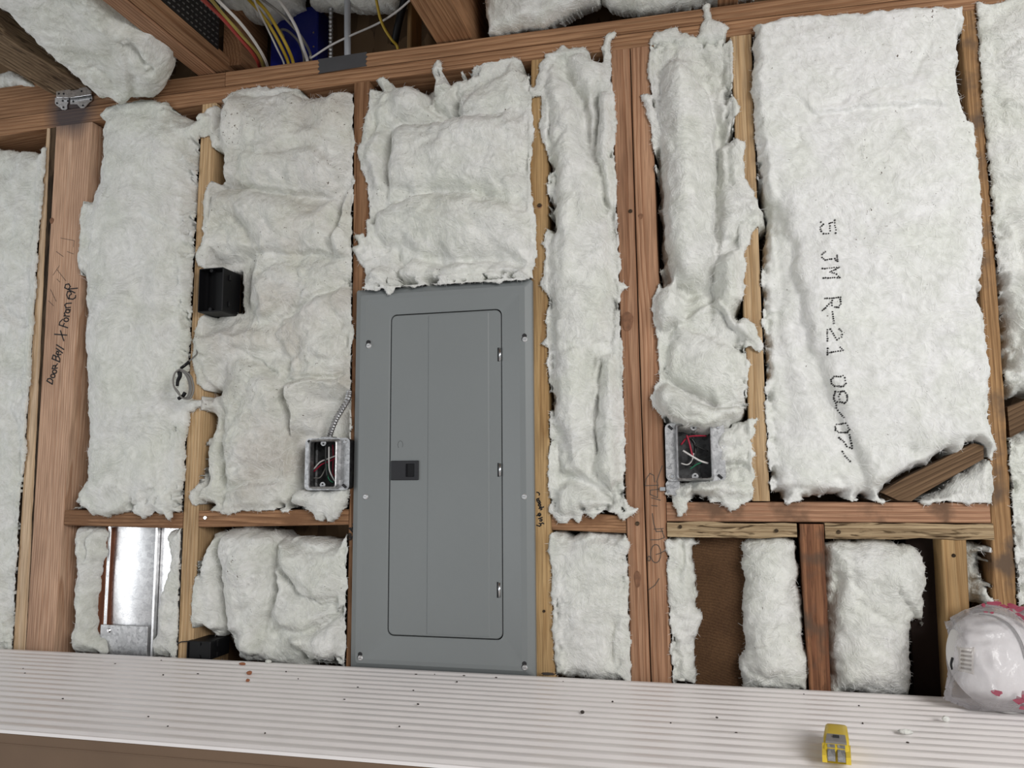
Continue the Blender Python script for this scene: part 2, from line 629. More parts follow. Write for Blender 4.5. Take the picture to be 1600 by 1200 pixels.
def galv(name, lo=.42, hi=.80, rough=.34, scale=130):
    m, nt, b = newmat(name)
    tc = nd(nt, 'ShaderNodeTexCoord')
    v = nd(nt, 'ShaderNodeTexVoronoi')
    v.inputs['Scale'].default_value = scale
    lk(nt, tc.outputs['Object'], v.inputs['Vector'])
    n = nd(nt, 'ShaderNodeTexNoise')
    n.inputs['Scale'].default_value = scale * 3
    n.inputs['Detail'].default_value = 4
    lk(nt, tc.outputs['Object'], n.inputs['Vector'])
    s = math_(nt, 'MULTIPLY_ADD', v.outputs['Color'], .5, math_(nt, 'MULTIPLY', n.outputs[0], .5))
    lk(nt, ramp(nt, s, [(.25, (lo, lo, lo * 1.02)), (.7, (hi, hi, hi * 1.01))]), b.inputs['Base Color'])
    b.inputs['Metallic'].default_value = 1.0
    rr = ramp(nt, n.outputs[0], [(.3, (rough * .8,) * 3), (.7, (rough * 1.25,) * 3)])
    lk(nt, rr, b.inputs['Roughness'])
    bump(nt, b, n.outputs[0], .15, .001)
    return m


GALV = galv('galvanised_sheet', .70, .95, .42, 90)
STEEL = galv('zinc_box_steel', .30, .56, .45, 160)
STEEL_SHADED = galv('shaded_steel_inside', .06, .14, .55, 120)  # inside of the metal boxes, its shade put into a darker steel colour


def cable_mat(name, col):
    return simple(name, col, .45, 0, .4)


C_RED = cable_mat('red_cable', (.33, .035, .03))
C_YEL = cable_mat('yellow_cable', (.48, .33, .035))
C_YGR = cable_mat('olive_yellow_cable', (.34, .27, .07))
C_WHT = cable_mat('white_cable', (.62, .60, .58))
C_GRY = cable_mat('grey_cable', (.20, .19, .175))
C_BLK = cable_mat('black_wire', (.012, .012, .012))
C_GRN = cable_mat('green_wire', (.02, .17, .085))
C_WRED = cable_mat('red_wire', (.34, .01, .035))
C_CLR = cable_mat('pale_grey_tube', (.42, .44, .47))
BLUE = simple('blue_box_plastic', (.008, .014, .16), .3)
YELLOW = simple('yellow_tool_plastic', (.66, .47, .03), .42, vary=.06)

# ------------------------------------------------------------------ SETTING: framed wall
wall = empty('wall_back', (0, 0, 0))
tag(wall, 'open stud framed wall with firing blocks and double top plate', kind='structure')
MB().box(-1.75, 1.35, .141, .156, 0, 2.75).build('sheathing', OSB, wall)


def fit(pts, y=0.0, axis='z', deg=2):
    """edge of a board seen in the picture: position across as a function of position along"""
    P = np.array([at(a, b, y) for a, b in pts])
    along, across = (P[:, 2], P[:, 0]) if axis == 'z' else (P[:, 0], P[:, 2])
    d = min(deg, len(pts) - 1)
    return np.polyfit(along, across, d)


M_V = Matrix(((0, 1, 0, 0), (0, 0, 1, 0), (1, 0, 0, 0), (0, 0, 0, 1)))    # local X = world Z
M_Y = Matrix(((0, 0, 1, 0), (1, 0, 0, 0), (0, 1, 0, 0), (0, 0, 0, 1)))    # local X = world Y
SEED = [0]


def member(name, axis, lo, hi, e0, e1, d0, d1, mat, parent=wall, rough=0.0, bev=.0022, label=None, wane=0.0):
    """a sawn board. lo/hi: polynomials (or numbers) of its two edges; along axis z, x or y; d0..d1 the third extent
       axis z: edges in x, d = y.  axis x: edges in z, d = y.  axis y: edges in x, d = z"""
    SEED[0] += 1
    grain = None
    if name == 'dark_timber': grain = 'y'
    n = max(3, int(abs(e1 - e0) / (.02 if rough else .06)) + 1)
    if axis == 'z' and e1 == ZT:
        e1 = float(np.polyval(pb, .5 * (np.polyval(lo, ZT) + np.polyval(hi, ZT)))) - .0008
    T = np.linspace(e0, e1, n)
    L = np.polyval(lo, T) if not np.isscalar(lo) else np.full(n, lo)
    H = np.polyval(hi, T) if not np.isscalar(hi) else np.full(n, hi)
    b = bev
    cs = []
    for i in range(n):
        l, h = L[i], H[i]
        cs.append([(l + b, d0), (l + (h - l) * .35, d0), (l + (h - l) * .65, d0), (h - b, d0), (h, d0 + b), (h, d1 - b), (h - b, d1), (l + b, d1), (l, d1 - b), (l, d0 + b)])
    cs = np.array(cs)
    if rough:
        k = cs.shape[1]
        a = np.repeat(T[:, None], k, 1)
        q = np.repeat(np.arange(k)[None] * 2.3 + SEED[0] * 7.7, n, 0)
        cs[:, :, 0] += rough * fbm(a * 14, q, 3)
        cs[:, :, 1] += rough * .7 * fbm(a * 17 + 40, q, 3)
    V = []
    for i in range(n):
        for p in cs[i]:
            V.append((p[0], p[1], T[i]) if axis == 'z' else (T[i], p[1], p[0]) if axis == 'x' else (p[0], T[i], p[1]))
    k = 10
    F = [tuple(range(k)), tuple(reversed(range((n - 1) * k, n * k)))]
    for i in range(n - 1):
        for j in range(k):
            F.append((i * k + j, i * k + (j + 1) % k, (i + 1) * k + (j + 1) % k, (i + 1) * k + j))
    V = np.array(V)
    c = V.mean(0)
    R = {'z': M_V, 'x': Matrix.Identity(4), 'y': M_Y}[axis]
    if grain == 'y': R = M_Y
    M = Matrix.Translation(Vector(c)) @ R
    o = fix_normals(link(name, V, F, mat, parent, False, M))
    if label: o['label'] = label
    return o


xj = at(352, 120)[0]
pb = fit([(0, 215), (270, 168), (400, 143), (555, 132), (827, 100), (985, 75), (1160, 55), (1500, 15)], axis='x')
pt = fit([(270, 125), (350, 112), (450, 97), (690, 65), (800, 52), (1000, 27), (1190, 2)], axis='x', deg=1)
seam = .5 * (np.array(np.polyadd(pb, pt)))
ZB = .86      # boards run down behind the ribbed panels to the floor plate
ZT = 2.157
D = .140
post_l = fit([(87, 200), (64.5, 600), (45.5, 900), (41, 1000)])
post_r = fit([(136, 300), (115, 600), (91, 900), (85, 1007)])
post = member('post', 'z', post_l, post_r, .04, ZT, 0, D, W_PINK, label='wide pinkish post with handwriting and a scorched top')
jl = fit([(72, 200), (66, 300), (45, 600), (27, 900), (20, 1003)])
jr = fit([(77, 200), (73, 300), (66.5, 450), (59, 600), (44, 900), (39.5, 1005)])
member('stud', 'z', jl, jr, .04, ZT, 0, D, W_JACK, label='pale narrow stud nailed to the post')
member('bark_strip', 'z', np.polyadd(jr, [0, 0, -.003]), np.polyadd(post_l, [0, 0, .003]), .04, ZT, .003, .03, W_BARK, rough=.003, label='dark waney edge')
s2l = fit([(309, 300), (301, 450), (291, 700), (282, 900), (277, 1020)])
member('stud', 'z', s2l, np.polyadd(s2l, [0, 0, .0385]), .04, ZT, 0, D, W_PALE)
s3l = fit([(553, 140), (551, 300), (549, 600), (544, 860), (540, 1030)])
stud3 = member('stud', 'z', s3l, np.polyadd(s3l, [0, 0, .0385]), .04, ZT, 0, D, W_BROWN, rough=.0008)
s4r = fit([(858, 120), (856, 500), (859, 700), (868, 1045)])
stud4 = member('stud', 'z', np.polyadd(s4r, [0, 0, -.040]), s4r, .04, ZT, 0, D, W_GOLD)
dl = fit([(953, 80), (962, 300), (972, 600), (981, 900), (985, 1050)])
dm = fit([(985, 80), (990, 300), (1001, 600), (1012, 900), (1016, 1053)])
dr = fit([(1016, 80), (1024, 300), (1034, 600), (1042, 840), (1050, 1055)])
member('stud', 'z', dl, np.polyadd(dm, [0, 0, -.0012]), .04, ZT, .001, D, W_RED, label='left half of the doubled stud')
stud5 = member('stud', 'z', np.polyadd(dm, [0, 0, .0012]), dr, .04, ZT, 0, D, W_RED, label='right half of the doubled stud with pencil marks')
s6r = fit([(1174, 60), (1183, 300), (1190, 500), (1203, 780)])
s6l = fit([(1143, 100), (1160, 440), (1175, 780)])
member('stud', 'z', s6l, s6r, 1.222, ZT, 0, D, W_PALE)
s7l = fit([(1500, 20), (1521, 300), (1541, 600), (1552, 950)])
s7r = fit([(1527, 20), (1546, 300), (1569, 600), (1580, 800), (1590, 950)])
member('stud', 'z', s7l, s7r, .04, ZT, 0, D, W_STUD7, rough=.0015)
# floor plate
member('bottom_plate', 'x', 0.0, .038, -1.75, 1.35, 0, D, W_GOLD)
# plates
member('top_plate', 'x', pb, np.polyadd(seam, [0, 0, -.0006]), -1.75, 1.35, 0, D, W_PLATE_S)
member('top_plate', 'x', np.polyadd(seam, [0, 0, .0006]), pt, -1.75, xj - .0008, .0005, D, W_PLATE_S)
member('top_plate', 'x', np.polyadd(seam, [0, 0, .0006]), pt, xj + .0008, 1.35, 0, D, W_PLATE)
# firing blocks
member('firing_block', 'x', fit([(107, 821), (283, 826)], axis='x'), fit([(107, 797), (283, 800)], axis='x'),
       np.polyval(post_r, 1.2) + .002, np.polyval(s2l, 1.2) - .001, .001, D, W_BLOCK)
member('firing_block', 'x', fit([(308, 824), (545, 820)], axis='x'), fit([(308, 798), (545, 796)], axis='x'),
       np.polyval(s2l, 1.2) + .0395, np.polyval(s3l, 1.2) - .001, .001, D, W_BLOCK)
member('firing_block', 'x', fit([(860, 828), (976, 833)], axis='x'), fit([(860, 799), (976, 806)], axis='x'),
       np.polyval(s4r, 1.2) + .001, np.polyval(dl, 1.2) - .001, .002, D, W_BLOCK)
x7 = np.polyval(s7l, 1.2)
x5 = np.polyval(dr, 1.2)
z22, z21, z20 = 1.2195, 1.1825, 1.1535
member('sill_board', 'x', z21 + .0005, z22, x5 + .001, x7 - .001, 0, D, W_STAIN, label='water stained upper sill board')
cx0, cx1 = at(1245, 830)[0], at(1289, 830)[0]
member('rough_sill', 'x', z20, z21 - .001, x5 + .001, cx0, -.003, D, W_ROUGH, rough=.0035, label='rough weathered lower sill board')
member('rough_sill', 'x', z20, z21 - .001, cx1, x7 + .002, -.003, D, W_ROUGH, rough=.003, label='rough weathered lower sill board')
# cripples and boards in the lower bays
member('cripple_stud', 'z', fit([(1250, 822), (1256, 940), (1265, 1068)]), fit([(1287, 822), (1292, 940), (1298, 1070)]), .04, z21 - .003, -.002, D, W_OLDRED, rough=.001, label='old reddish brown cripple stud')
member('cripple_stud', 'z', fit([(1471, 845), (1478, 970)]), fit([(1510, 845), (1515, 950)]), .04, z20, 0, D, W_GOLD, label='golden cripple stud with rough chipped patch')
member('dark_timber', 'z', at(1080, 950, .045)[0], at(1178, 950, .045)[0], .04, z20, .045, .139, W_DARK, label='dark brown old timber filling the bay')
member('dark_timber', 'z', at(1420, 950, .06)[0], at(1471, 950, .06)[0], .04, z20, .060, .139, simple('black_felt', (.022, .012, .009), .95, bumpscale=120, bumpstr=.4), rough=.002, label='blackish felt covered board')
member('red_board', 'z', at(138, 920, .03)[0], at(169, 920, .03)[0], .04, 1.16, .030, .139, W_REDDARK, label='dark red board beside the metal sheet')


def prism_px(name, px, y0, y1, mat, parent=wall, label=None, rot=0.0):
    P = [(p[0], p[2]) for p in (at(a, b, y0) for a, b in px)]
    m = MB().prism(P, y0, y1)
    c = np.mean(np.array(m.v), 0)
    M = Matrix.Translation(Vector(c)) @ Matrix.Rotation(rot, 4, 'Y')
    o = m.build(name, mat, parent, matrix=M)
    if label: o['label'] = label
    return o


prism_px('brace', [(1377, 769), (1415, 746), (1470, 719), (1521, 692), (1537, 697), (1537, 717), (1500, 738), (1440, 772), (1424, 783), (1404, 782)],
         -.004, .034, W_BRACE, label='dark brown diagonal brace end', rot=-.46)
prism_px('brace', [(1574, 636), (1610, 622), (1650, 605), (1650, 652), (1600, 672), (1578, 684)], .004, .04, W_BRACE, label='dark brown diagonal brace beyond the end stud', rot=-.46)

# nail heads, knots
for (a, b_, r_) in [(843, 321, .0045), (996, 818, .0042), (1273, 835, .004), (1275, 862, .003), (1490, 868, .0035), (850, 955, .003), (1310, 831, .0035), (1063, 823, .0035), (1213, 829, .0035), (985, 330, .004)]:
    p = at(a, b_)
    MB().disc((p[0], p[2]), r_, -.0012 if b_ not in (831, 823, 829) else -.0065, .003, 9).build('knot', W_BARK, wall)
KNOT = simple('knot_wood', (.20, .095, .05), .8, vary=.3, vscale=90)
for a, b_, rx, rz in ((980, 502, .012, .020), (1001, 338, .005, .006), (996, 905, .006, .016), (843, 322, .006, .005), (81, 345, .006, .008)):
    p = at(a, b_)
    km = MB()
    km.rings([[(p[0] + k * rx * math.cos(t) * (1 + .15 * math.sin(3 * t)), yy, p[2] + k * rz * math.sin(t)) for t in np.arange(14) * .4488] for k, yy in ((1, .002), (1, -.0004), (.6, -.0009), (.25, -.0005))], True, True)
    km.build('knot', KNOT, wall)
p = at(321, 809)
MB().disc((p[0], p[2]), .0045, -.0025, .003, 12, .001).build('nail_head', CHROME, wall)

# ------------------------------------------------------------------ ceiling, floor
ceil_ = MB().box(-1.75, 1.35, -3.2, .141, 2.50, 2.52).build('ceiling', OSB)
tag(ceil_, 'dark board ceiling above the joists', kind='structure')
member('joist', 'y', -1.262, -1.150, -3.1, .13, 2.2335, 2.42, W_OLD, ceil_, rough=.004, label='old grey weathered joist over the post')
member('joist', 'y', -.852, -.806, -3.1, .13, 2.2335, 2.30, W_RED, ceil_)
member('joist', 'y', -.805, -.768, -3.1, .13, 2.2375, 2.27, W_PLATE, ceil_)
member('joist', 'y', -.250, -.165, -3.1, .13, 2.2335, 2.42, W_BROWN, ceil_)
for xx in (.36, .95):
    member('joist', 'y', xx, xx + .04, -3.1, .13, 2.2335, 2.42, W_PLATE, ceil_)
member('blocking', 'x', 2.235, 2.275, -1.75, -1.264, .002, .04, W_PLATE, ceil_)
member('blocking', 'y', -.786, -.738, .004, .12, 2.248, 2.40, W_BROWN, ceil_, label='short joist stub with a pale sawn end')
member('blocking', 'z', at(636, 40, .05)[0], at(643, 40, .05)[0], 2.2335, 2.46, .05, .12, W_GOLD, ceil_, label='thin golden upright behind the yellow cable')
flo = MB().box(-1.75, 1.35, -3.2, .156, -.05, 0).build('floor', CONCRETE)
tag(flo, 'bare concrete floor', kind='structure')

# ------------------------------------------------------------------ insulation batts
ZP = float(np.polyval(pb, 0))
RECTS = []      # wood faces that wool lying over them must stay in front of: (x0,x1,z0,z1,h)


def wood_front(U, V, grow=.003):
    """height of the framing's front under each point (-1 where there is an open bay)"""
    h = np.full(U.shape, -1.0)
    def strip(lo, hi, z0, z1, hh):
        a = np.polyval(lo, V) - grow
        b = np.polyval(hi, V) + grow
        h[(U > a) & (U < b) & (V > z0) & (V < z1)] = hh
    strip(post_l, post_r, 0, ZT, 0)
    strip(jl, jr, 0, ZT, 0)
    for l in (s2l, s3l):
        strip(l, np.polyadd(l, [0, 0, .0385]), 0, ZT, 0)
    strip(np.polyadd(s4r, [0, 0, -.04]), s4r, 0, ZT, 0)
    strip(dl, dr, 0, ZT, 0)
    strip(s6l, s6r, 1.22, ZT, 0)
    strip(s7l, s7r, 0, ZT, 0)
    h[(V > np.polyval(pb, U) - grow * .7)] = 0
    for x0, x1, z0, z1 in ((np.polyval(post_r, 1.2), np.polyval(s3l, 1.2), 1.178, 1.203), (np.polyval(s4r, 1.2), np.polyval(dl, 1.2), 1.178, 1.2), (x5, x7, z21 + .008, z22 + .002)):
        h[(U > x0) & (U < x1) & (V > z0) & (V < z1 + grow * .8)] = 0.001
    h[(U > -.425) & (U < -.03) & (V < 1.679)] = .0235
    return h


def wood_soft(U, V, k=1.0):
    """1 over the framing, fading to 0 about 15 mm beside it, and the level of that framing"""
    w = np.zeros(U.shape)
    lev = np.zeros(U.shape)
    gs = (.0, .003, .006, .009, .012, .015, .018)
    for g in gs:
        f = wood_front(U, V, g * k)
        w += (f > -.5) / len(gs)
        lev = np.maximum(lev, f)
    return w, lev


def segdist(U, V, poly, closed=True):
    """distance to a polyline, and the signed side (left positive) of the nearest piece"""
    best = np.full(U.shape, 1e9)
    side = np.zeros(U.shape)
    n = len(poly)
    for i in range(n if closed else n - 1):
        ax, ay = poly[i]
        bx, by = poly[(i + 1) % n]
        dx, dy = bx - ax, by - ay
        L2 = dx * dx + dy * dy + 1e-12
        t = np.clip(((U - ax) * dx + (V - ay) * dy) / L2, 0, 1)
        ex, ey = U - ax - t * dx, V - ay - t * dy
        d = ex * ex + ey * ey
        m = d < best
        best[m] = d[m]
        side[m] = np.sign(dx * ey - dy * ex)[m]
    return np.sqrt(best), side


def inside(U, V, poly):
    c = np.zeros(U.shape, bool)
    n = len(poly)
    for i in range(n):
        ax, ay = poly[i]
        bx, by = poly[(i + 1) % n]
        if ay == by: continue
        m = ((ay > V) != (by > V)) & (U < (bx - ax) * (V - ay) / (by - ay) + ax)
        c ^= m
    return c


FIELD = {}


def batt(label, px, T=.03, r=.05, edge=-.05, lump=.008, wrinkle=.006, fine=.0016, fuzz=.004, creases=(), bumps=(), dents=(), lobes=(),
         mat=None, plane=WALL, back=-.12, cell=.003, key=None, sx=1.0, sz=1.0, overwood=True, name='insulation_batt', group=None, fibres=160, lumpscale=7.0, seal=.45):
    SEED[0] += 1
    sd = SEED[0] * 13.37
    if overwood:      # lower ends run down behind the ribbed panels
        px = [(a, b + 16) if b > 993 + .0473 * a else (a, b) for a, b in px]
    poly = [plane.uv(a, b) for a, b in px]
    A = np.array(poly)
    u0, v0 = A.min(0) - .014
    u1, v1 = A.max(0) + .014
    nu, nv = int((u1 - u0) / cell) + 2, int((v1 - v0) / cell) + 2
    gu = u0 + np.arange(nu) * cell
    gv = v0 + np.arange(nv) * cell
    U, V = [a.ravel() for a in np.meshgrid(gu, gv)]
    d, _ = segdist(U, V, poly)
    s = np.where(inside(U, V, poly), d, -d)
    s = s + fuzz * (1.2 * pnoise(U * 28 + sd, V * 28) + .7 * pnoise(U * 75, V * 75 + sd) + .22 * pnoise(U * 170 + sd, V * 170))
    if overwood:
        s = s + .006 * min(1, seal) * wood_soft(U, V, seal)[0]
    S = s.reshape(nv, nu)
    gy, gx = np.gradient(S, cell)
    gx, gy = gx.ravel(), gy.ravel()
    gl = np.sqrt(gx * gx + gy * gy) + 1e-6
    gx, gy = gx / gl, gy / gl
    keep = s > -cell * .75
    snap = keep & (s < cell * .35)
    st = np.clip(s / np.maximum(gl, .6), -cell, cell)
    Us = np.where(snap, U - gx * st, U)
    Vs = np.where(snap, V - gy * st, V)
    ss = np.where(snap, 0.0, np.maximum(s, 0))
    # ---- heights
    q = np.clip(ss / r, 0, 1)
    prof = np.sqrt(np.clip(1 - (1 - q) ** 2, 0, 1))
    eh = np.full(U.shape, edge)
    if overwood:
        near = np.maximum(s, 0)
        ww, wl_ = wood_soft(U - gx * near, V - gy * near, seal)
        ww = np.clip(ww * 1.6, 0, 1) * np.clip(1.6 - near / .025, 0, 1)
        eh = eh + (np.maximum(wl_ + .004, eh) - eh) * ww
    h = eh + (np.maximum(T, eh + .004) - eh) * prof
    wl = .009 * pnoise(U * 16 + sd, V * 16 + 7) + .005 * pnoise(U * 40, V * 40 + sd)
    for lp, lT, lr in lobes:
        lpoly = [plane.uv(a, b) for a, b in lp]
        ld, _ = segdist(U, V, lpoly)
        ls = np.where(inside(U, V, lpoly), ld, -ld) + .004 + wl
        lq = np.clip(ls / lr, 0, 1)
        lprof = np.sqrt(np.clip(1 - (1 - lq) ** 2, 0, 1))
        lh = -.03 + (lT + .03) * lprof
        lh = eh + (lh - eh) * np.clip(prof * 1.25, 0, 1)
        kk = .0028
        mx_ = np.maximum(h, lh)
        h = mx_ + kk * np.log(np.exp((h - mx_) / kk) + np.exp((lh - mx_) / kk)) * (ls > -.02) + 0 * mx_
        h = np.where(ls > -.02, h, mx_)
    ins = np.clip(ss / .02, 0, 1)
    wx = U * sx + .03 * pnoise(U * 9 + sd, V * 9)
    wz = V * sz + .03 * pnoise(U * 9, V * 9 + sd)
    h += ins * lump * fbm(wx * lumpscale + sd, wz * lumpscale, 3, .5)
    n1 = np.abs(pnoise(wx * 8 + sd * 2, wz * 8 + 3))
    n2 = np.abs(pnoise(wx * 19 + 9, wz * 19 + sd))
    n3 = np.abs(pnoise(wx * 42 + 4, wz * 42 + sd))
    msk = np.clip(.45 + 1.5 * pnoise(U * 5 + sd, V * 5 + 50), 0, 1)
    h += ins * wrinkle * (1.1 * (n1 ** .75 - .45) + .55 * msk * (n2 ** .7 - .45) + .30 * (.3 + .7 * msk) * (n3 ** .7 - .4))
    th = 2.2 * fbm(U * 5 + sd, V * 5 + 31, 2)
    ca, sa = np.cos(th), np.sin(th)
    fu, fv = U * ca + V * sa, -U * sa + V * ca
    h += ins * fine * (.8 * fbm(U * 60 + sd, V * 60, 2, .6) + .5 * (.35 - np.abs(pnoise(fu * 45 + sd, fv * 130))) + .5 * pnoise(fu * 70, fv * 210 + sd))
    for c in bumps:
        (bu, bv) = plane.uv(c[0], c[1])
        k = ((U - bu) / c[2]) ** 2 + ((V - bv) / c[3]) ** 2
        h += c[4] * np.exp(-k)
    for c in creases:
        pts, a, b, w1, w2 = c
        pl = [plane.uv(x, y) for x, y in pts]
        wob_u = .006 * pnoise(U * 30 + sd, V * 30)
        wob_v = .006 * pnoise(U * 30, V * 30 + sd)
        dd, sg = segdist(U + wob_u, V + wob_v, pl, False)
        # fade the crease out at its ends
        e0 = np.hypot(U - pl[0][0], V - pl[0][1])
        e1 = np.hypot(U - pl[-1][0], V - pl[-1][1])
        Lc = sum(math.dist(pl[i], pl[i + 1]) for i in range(len(pl) - 1))
        fd = np.clip(np.minimum(e0, e1) / (Lc * .18 + 1e-6), .0, 1)
        if a == 0:
            h -= b * fd * np.exp(-(dd / w1) ** 2)
        else:
            k = 1 / (1 + np.exp(-sg * dd / .0016))
            h += fd * (k * a * np.exp(-dd / w2) - (1 - k) * b * np.exp(-(dd / w1)))
    for (ax, ay, bx, by, hm) in dents:
        pa, pb_ = plane.uv(ax, ay), plane.uv(bx, by)
        x0, x1 = sorted((pa[0], pb_[0]))
        z0, z1 = sorted((pa[1], pb_[1]))
        out = np.hypot(np.maximum(np.maximum(x0 - U, U - x1), 0), np.maximum(np.maximum(z0 - V, V - z1), 0))
        out = np.maximum(out + .014 * (pnoise(U * 22 + sd, V * 22) - .1) * np.clip(out / .01, 0, 1), 0)
        h = np.minimum(h, hm + out * 1.1 + .006 * pnoise(U * 40, V * 40 + sd) * np.clip(out / .01, 0, 1))
    if overwood:
        wf = wood_front(Us, Vs, .001)
        lim = wf + .003 + .010 * np.sqrt(np.clip(ss / .012, 0, 1))
        h = np.where(wf > -.5, np.maximum(h, lim), h)
    # ---- mesh
    kid = keep.reshape(nv, nu)
    fm = kid[:-1, :-1] & kid[:-1, 1:] & kid[1:, :-1] & kid[1:, 1:]
    jj, ii = np.nonzero(fm)
    idx = jj * nu + ii
    quads = np.stack([idx, idx + 1, idx + nu + 1, idx + nu], 1)
    used = np.unique(quads)
    remap = -np.ones(nu * nv, np.int64)
    remap[used] = np.arange(len(used))
    quads = remap[quads]
    Uo, Vo, Ho = Us[used], Vs[used], h[used]
    P = plane.world(Uo, Vo, Ho)
    # skirt: boundary edges pulled back into the bay
    E = np.concatenate([quads[:, [0, 1]], quads[:, [1, 2]], quads[:, [2, 3]], quads[:, [3, 0]]])
    lo, hi = E.min(1), E.max(1)
    code = lo * (len(used) + 1) + hi
    uq, first, cnt = np.unique(code, return_index=True, return_counts=True)
    be = E[first[cnt == 1]]
    bv = np.unique(be)
    bm = -np.ones(len(used), np.int64)
    bm[bv] = np.arange(len(bv)) + len(used)
    if overwood:
        wfb = wood_front(Uo[bv], Vo[bv])
        hb = np.where(wfb > -.5, wfb + .0015, back)
    else:
        hb = np.full(len(bv), back)
    hb = np.minimum(hb, Ho[bv] - .001)
    gxb, gyb = gx[used][bv], gy[used][bv]
    PB = plane.world(Uo[bv] + gxb * .003, Vo[bv] + gyb * .003, hb)
    sk = np.stack([be[:, 1], be[:, 0], bm[be[:, 0]], bm[be[:, 1]]], 1)
    allv = np.vstack([P, PB])
    allf = np.vstack([quads, sk])
    # the frame of the object: on the plane, at the middle of the outline
    mt = mat or WOOL
    o = link(name, allv, allf, mt, None, True)
    tag(o, label, 'insulation', group)
    # ---- stray fibres along the torn edge and lying over the face
    if fibres:
        rs = np.random.default_rng(SEED[0])
        area = len(used) * cell * cell
        H2 = h.reshape(nv, nu)
        kE = rs.choice(bv, min(len(bv), int(len(bv) * .35)), replace=False)
        kF = rs.choice(len(used), min(len(used), int(area * 9000)), replace=False)
        ii_ = np.concatenate([kE, kF])
        isE = np.concatenate([np.ones(len(kE), bool), np.zeros(len(kF), bool)])
        n_ = len(ii_)
        u_, v_ = Uo[ii_].copy(), Vo[ii_].copy()
        hbase = Ho[ii_]
        aE = np.arctan2(-gy[used][ii_], -gx[used][ii_]) + rs.normal(0, .7, n_)
        aF = th[used][ii_] + rs.normal(0, .9, n_)
        ang_ = np.where(isE, aE, aF)
        sF = np.maximum(ss[used][ii_], .002)
        ln = np.where(isE, np.abs(rs.normal(.001, .0028, n_)) + .0015, np.minimum(np.abs(rs.normal(.010, .010, n_)) + .005, sF * .9))
        curl = rs.normal(0, .55, n_)
        wd = rs.uniform(.00012, .00032, n_)
        arch = np.where(isE, 0, np.abs(rs.normal(0, .0016, n_)) + .0004)
        steps = 5
        pts = []
        for k in range(steps):
            t = k / (steps - 1)
            iu = np.clip(((u_ - u0) / cell).round().astype(int), 0, nu - 1)
            iv = np.clip(((v_ - v0) / cell).round().astype(int), 0, nv - 1)
            hs = np.where(isE | ~keep.reshape(nv, nu)[iv, iu], hbase + .001 * t, H2[iv, iu])
            hs = np.maximum(hs, hbase - .004)
            pts.append((u_.copy(), v_.copy(), hs + arch * math.sin(math.pi * (.12 + .8 * t)) + .0003, ang_.copy(), wd * (1 - .75 * t)))
            u_ = u_ + np.cos(ang_) * ln / (steps - 1)
            v_ = v_ + np.sin(ang_) * ln / (steps - 1)
            ang_ = ang_ + curl * .5
        FVs, m_ = [], n_
        for (uu, vv, hh, aa, ww) in pts:
            FVs.append(plane.world(uu - np.sin(aa) * ww, vv + np.cos(aa) * ww, hh))
            FVs.append(plane.world(uu + np.sin(aa) * ww, vv - np.cos(aa) * ww, hh))
        base_ = np.arange(n_)
        Q = []
        for k in range(steps - 1):
            a0, b0, a1, b1 = (2 * k) * n_, (2 * k + 1) * n_, (2 * k + 2) * n_, (2 * k + 3) * n_
            Q.append(np.stack([base_ + a0, base_ + b0, base_ + b1, base_ + a1], 1))
        f = link('loose_fibres', np.vstack(FVs), np.vstack(Q), WOOL_FIB, o, False)
        f['kind'] = 'stuff'
    if key:
        FIELD[key] = (u0, v0, cell, nu, nv, h.reshape(nv, nu), plane)
    return o


def height(key, u, v):
    u0, v0, cell, nu, nv, Hh, pl = FIELD[key]
    i = int(np.clip((u - u0) / cell, 0, nu - 2))
    j = int(np.clip((v - v0) / cell, 0, nv - 2))
    a, b = (u - u0) / cell - i, (v - v0) / cell - j
    return (Hh[j, i] * (1 - a) + Hh[j, i + 1] * a) * (1 - b) + (Hh[j + 1, i] * (1 - a) + Hh[j + 1, i + 1] * a) * b


BPX = []
# --- bay left of the post
batt('white insulation batt at the left border behind the pale narrow stud',
     [(-70, 222), (0, 229), (72, 234), (67, 300), (60, 400), (55, 480), (51, 560), (45, 610), (41, 700), (32, 770), (28, 860), (22, 940), (18, 1010), (-70, 1004)],
     T=.004, r=.04, edge=-.03, lump=.012, wrinkle=.008,
     creases=[([(0, 470), (25, 500), (48, 505)], 0, .012, .01, .02), ([(10, 640), (30, 690), (34, 760)], 0, .012, .012, .02), ([(0, 900), (15, 930), (20, 990)], 0, .01, .012, .02)])
# --- the smooth roll beside the post
batt('smooth rounded roll of white batt between the post and the grey wire coil',
     [(158, 200), (164, 182), (175, 171), (197, 163), (235, 158), (262, 164), (285, 178), (303, 186), (322, 180), (336, 186), (330, 200), (318, 208), (309, 226), (306, 300), (304, 400), (300, 470), (297, 560), (294, 606),
      (305, 626), (318, 628), (316, 634), (300, 645), (299, 660), (292, 680), (291, 735), (287, 770), (284, 798), (272, 800), (268, 814), (262, 803), (246, 797), (229, 809), (216, 803), (211, 795), (175, 807), (162, 803), (150, 806), (143, 797), (120, 793), (113, 786), (119, 766), (131, 748), (132, 700), (132, 600), (130, 480), (128, 400), (132, 335), (142, 300), (150, 285), (154, 240)],
     T=.040, r=.085, edge=-.045, seal=.25, lump=.006, wrinkle=.004, fine=.0013,
     creases=[([(185, 352), (215, 343), (238, 340), (262, 352), (292, 372)], .005, .006, .014, .03), ([(235, 655), (262, 690), (266, 660), (250, 645)], 0, .004, .006, .02),
              ([(205, 662), (215, 690), (240, 712)], 0, .003, .006, .02), ([(175, 806), (210, 790), (232, 782), (245, 768)], .004, .006, .01, .02), ([(270, 200), (285, 215), (300, 222)], 0, .006, .008, .02)])
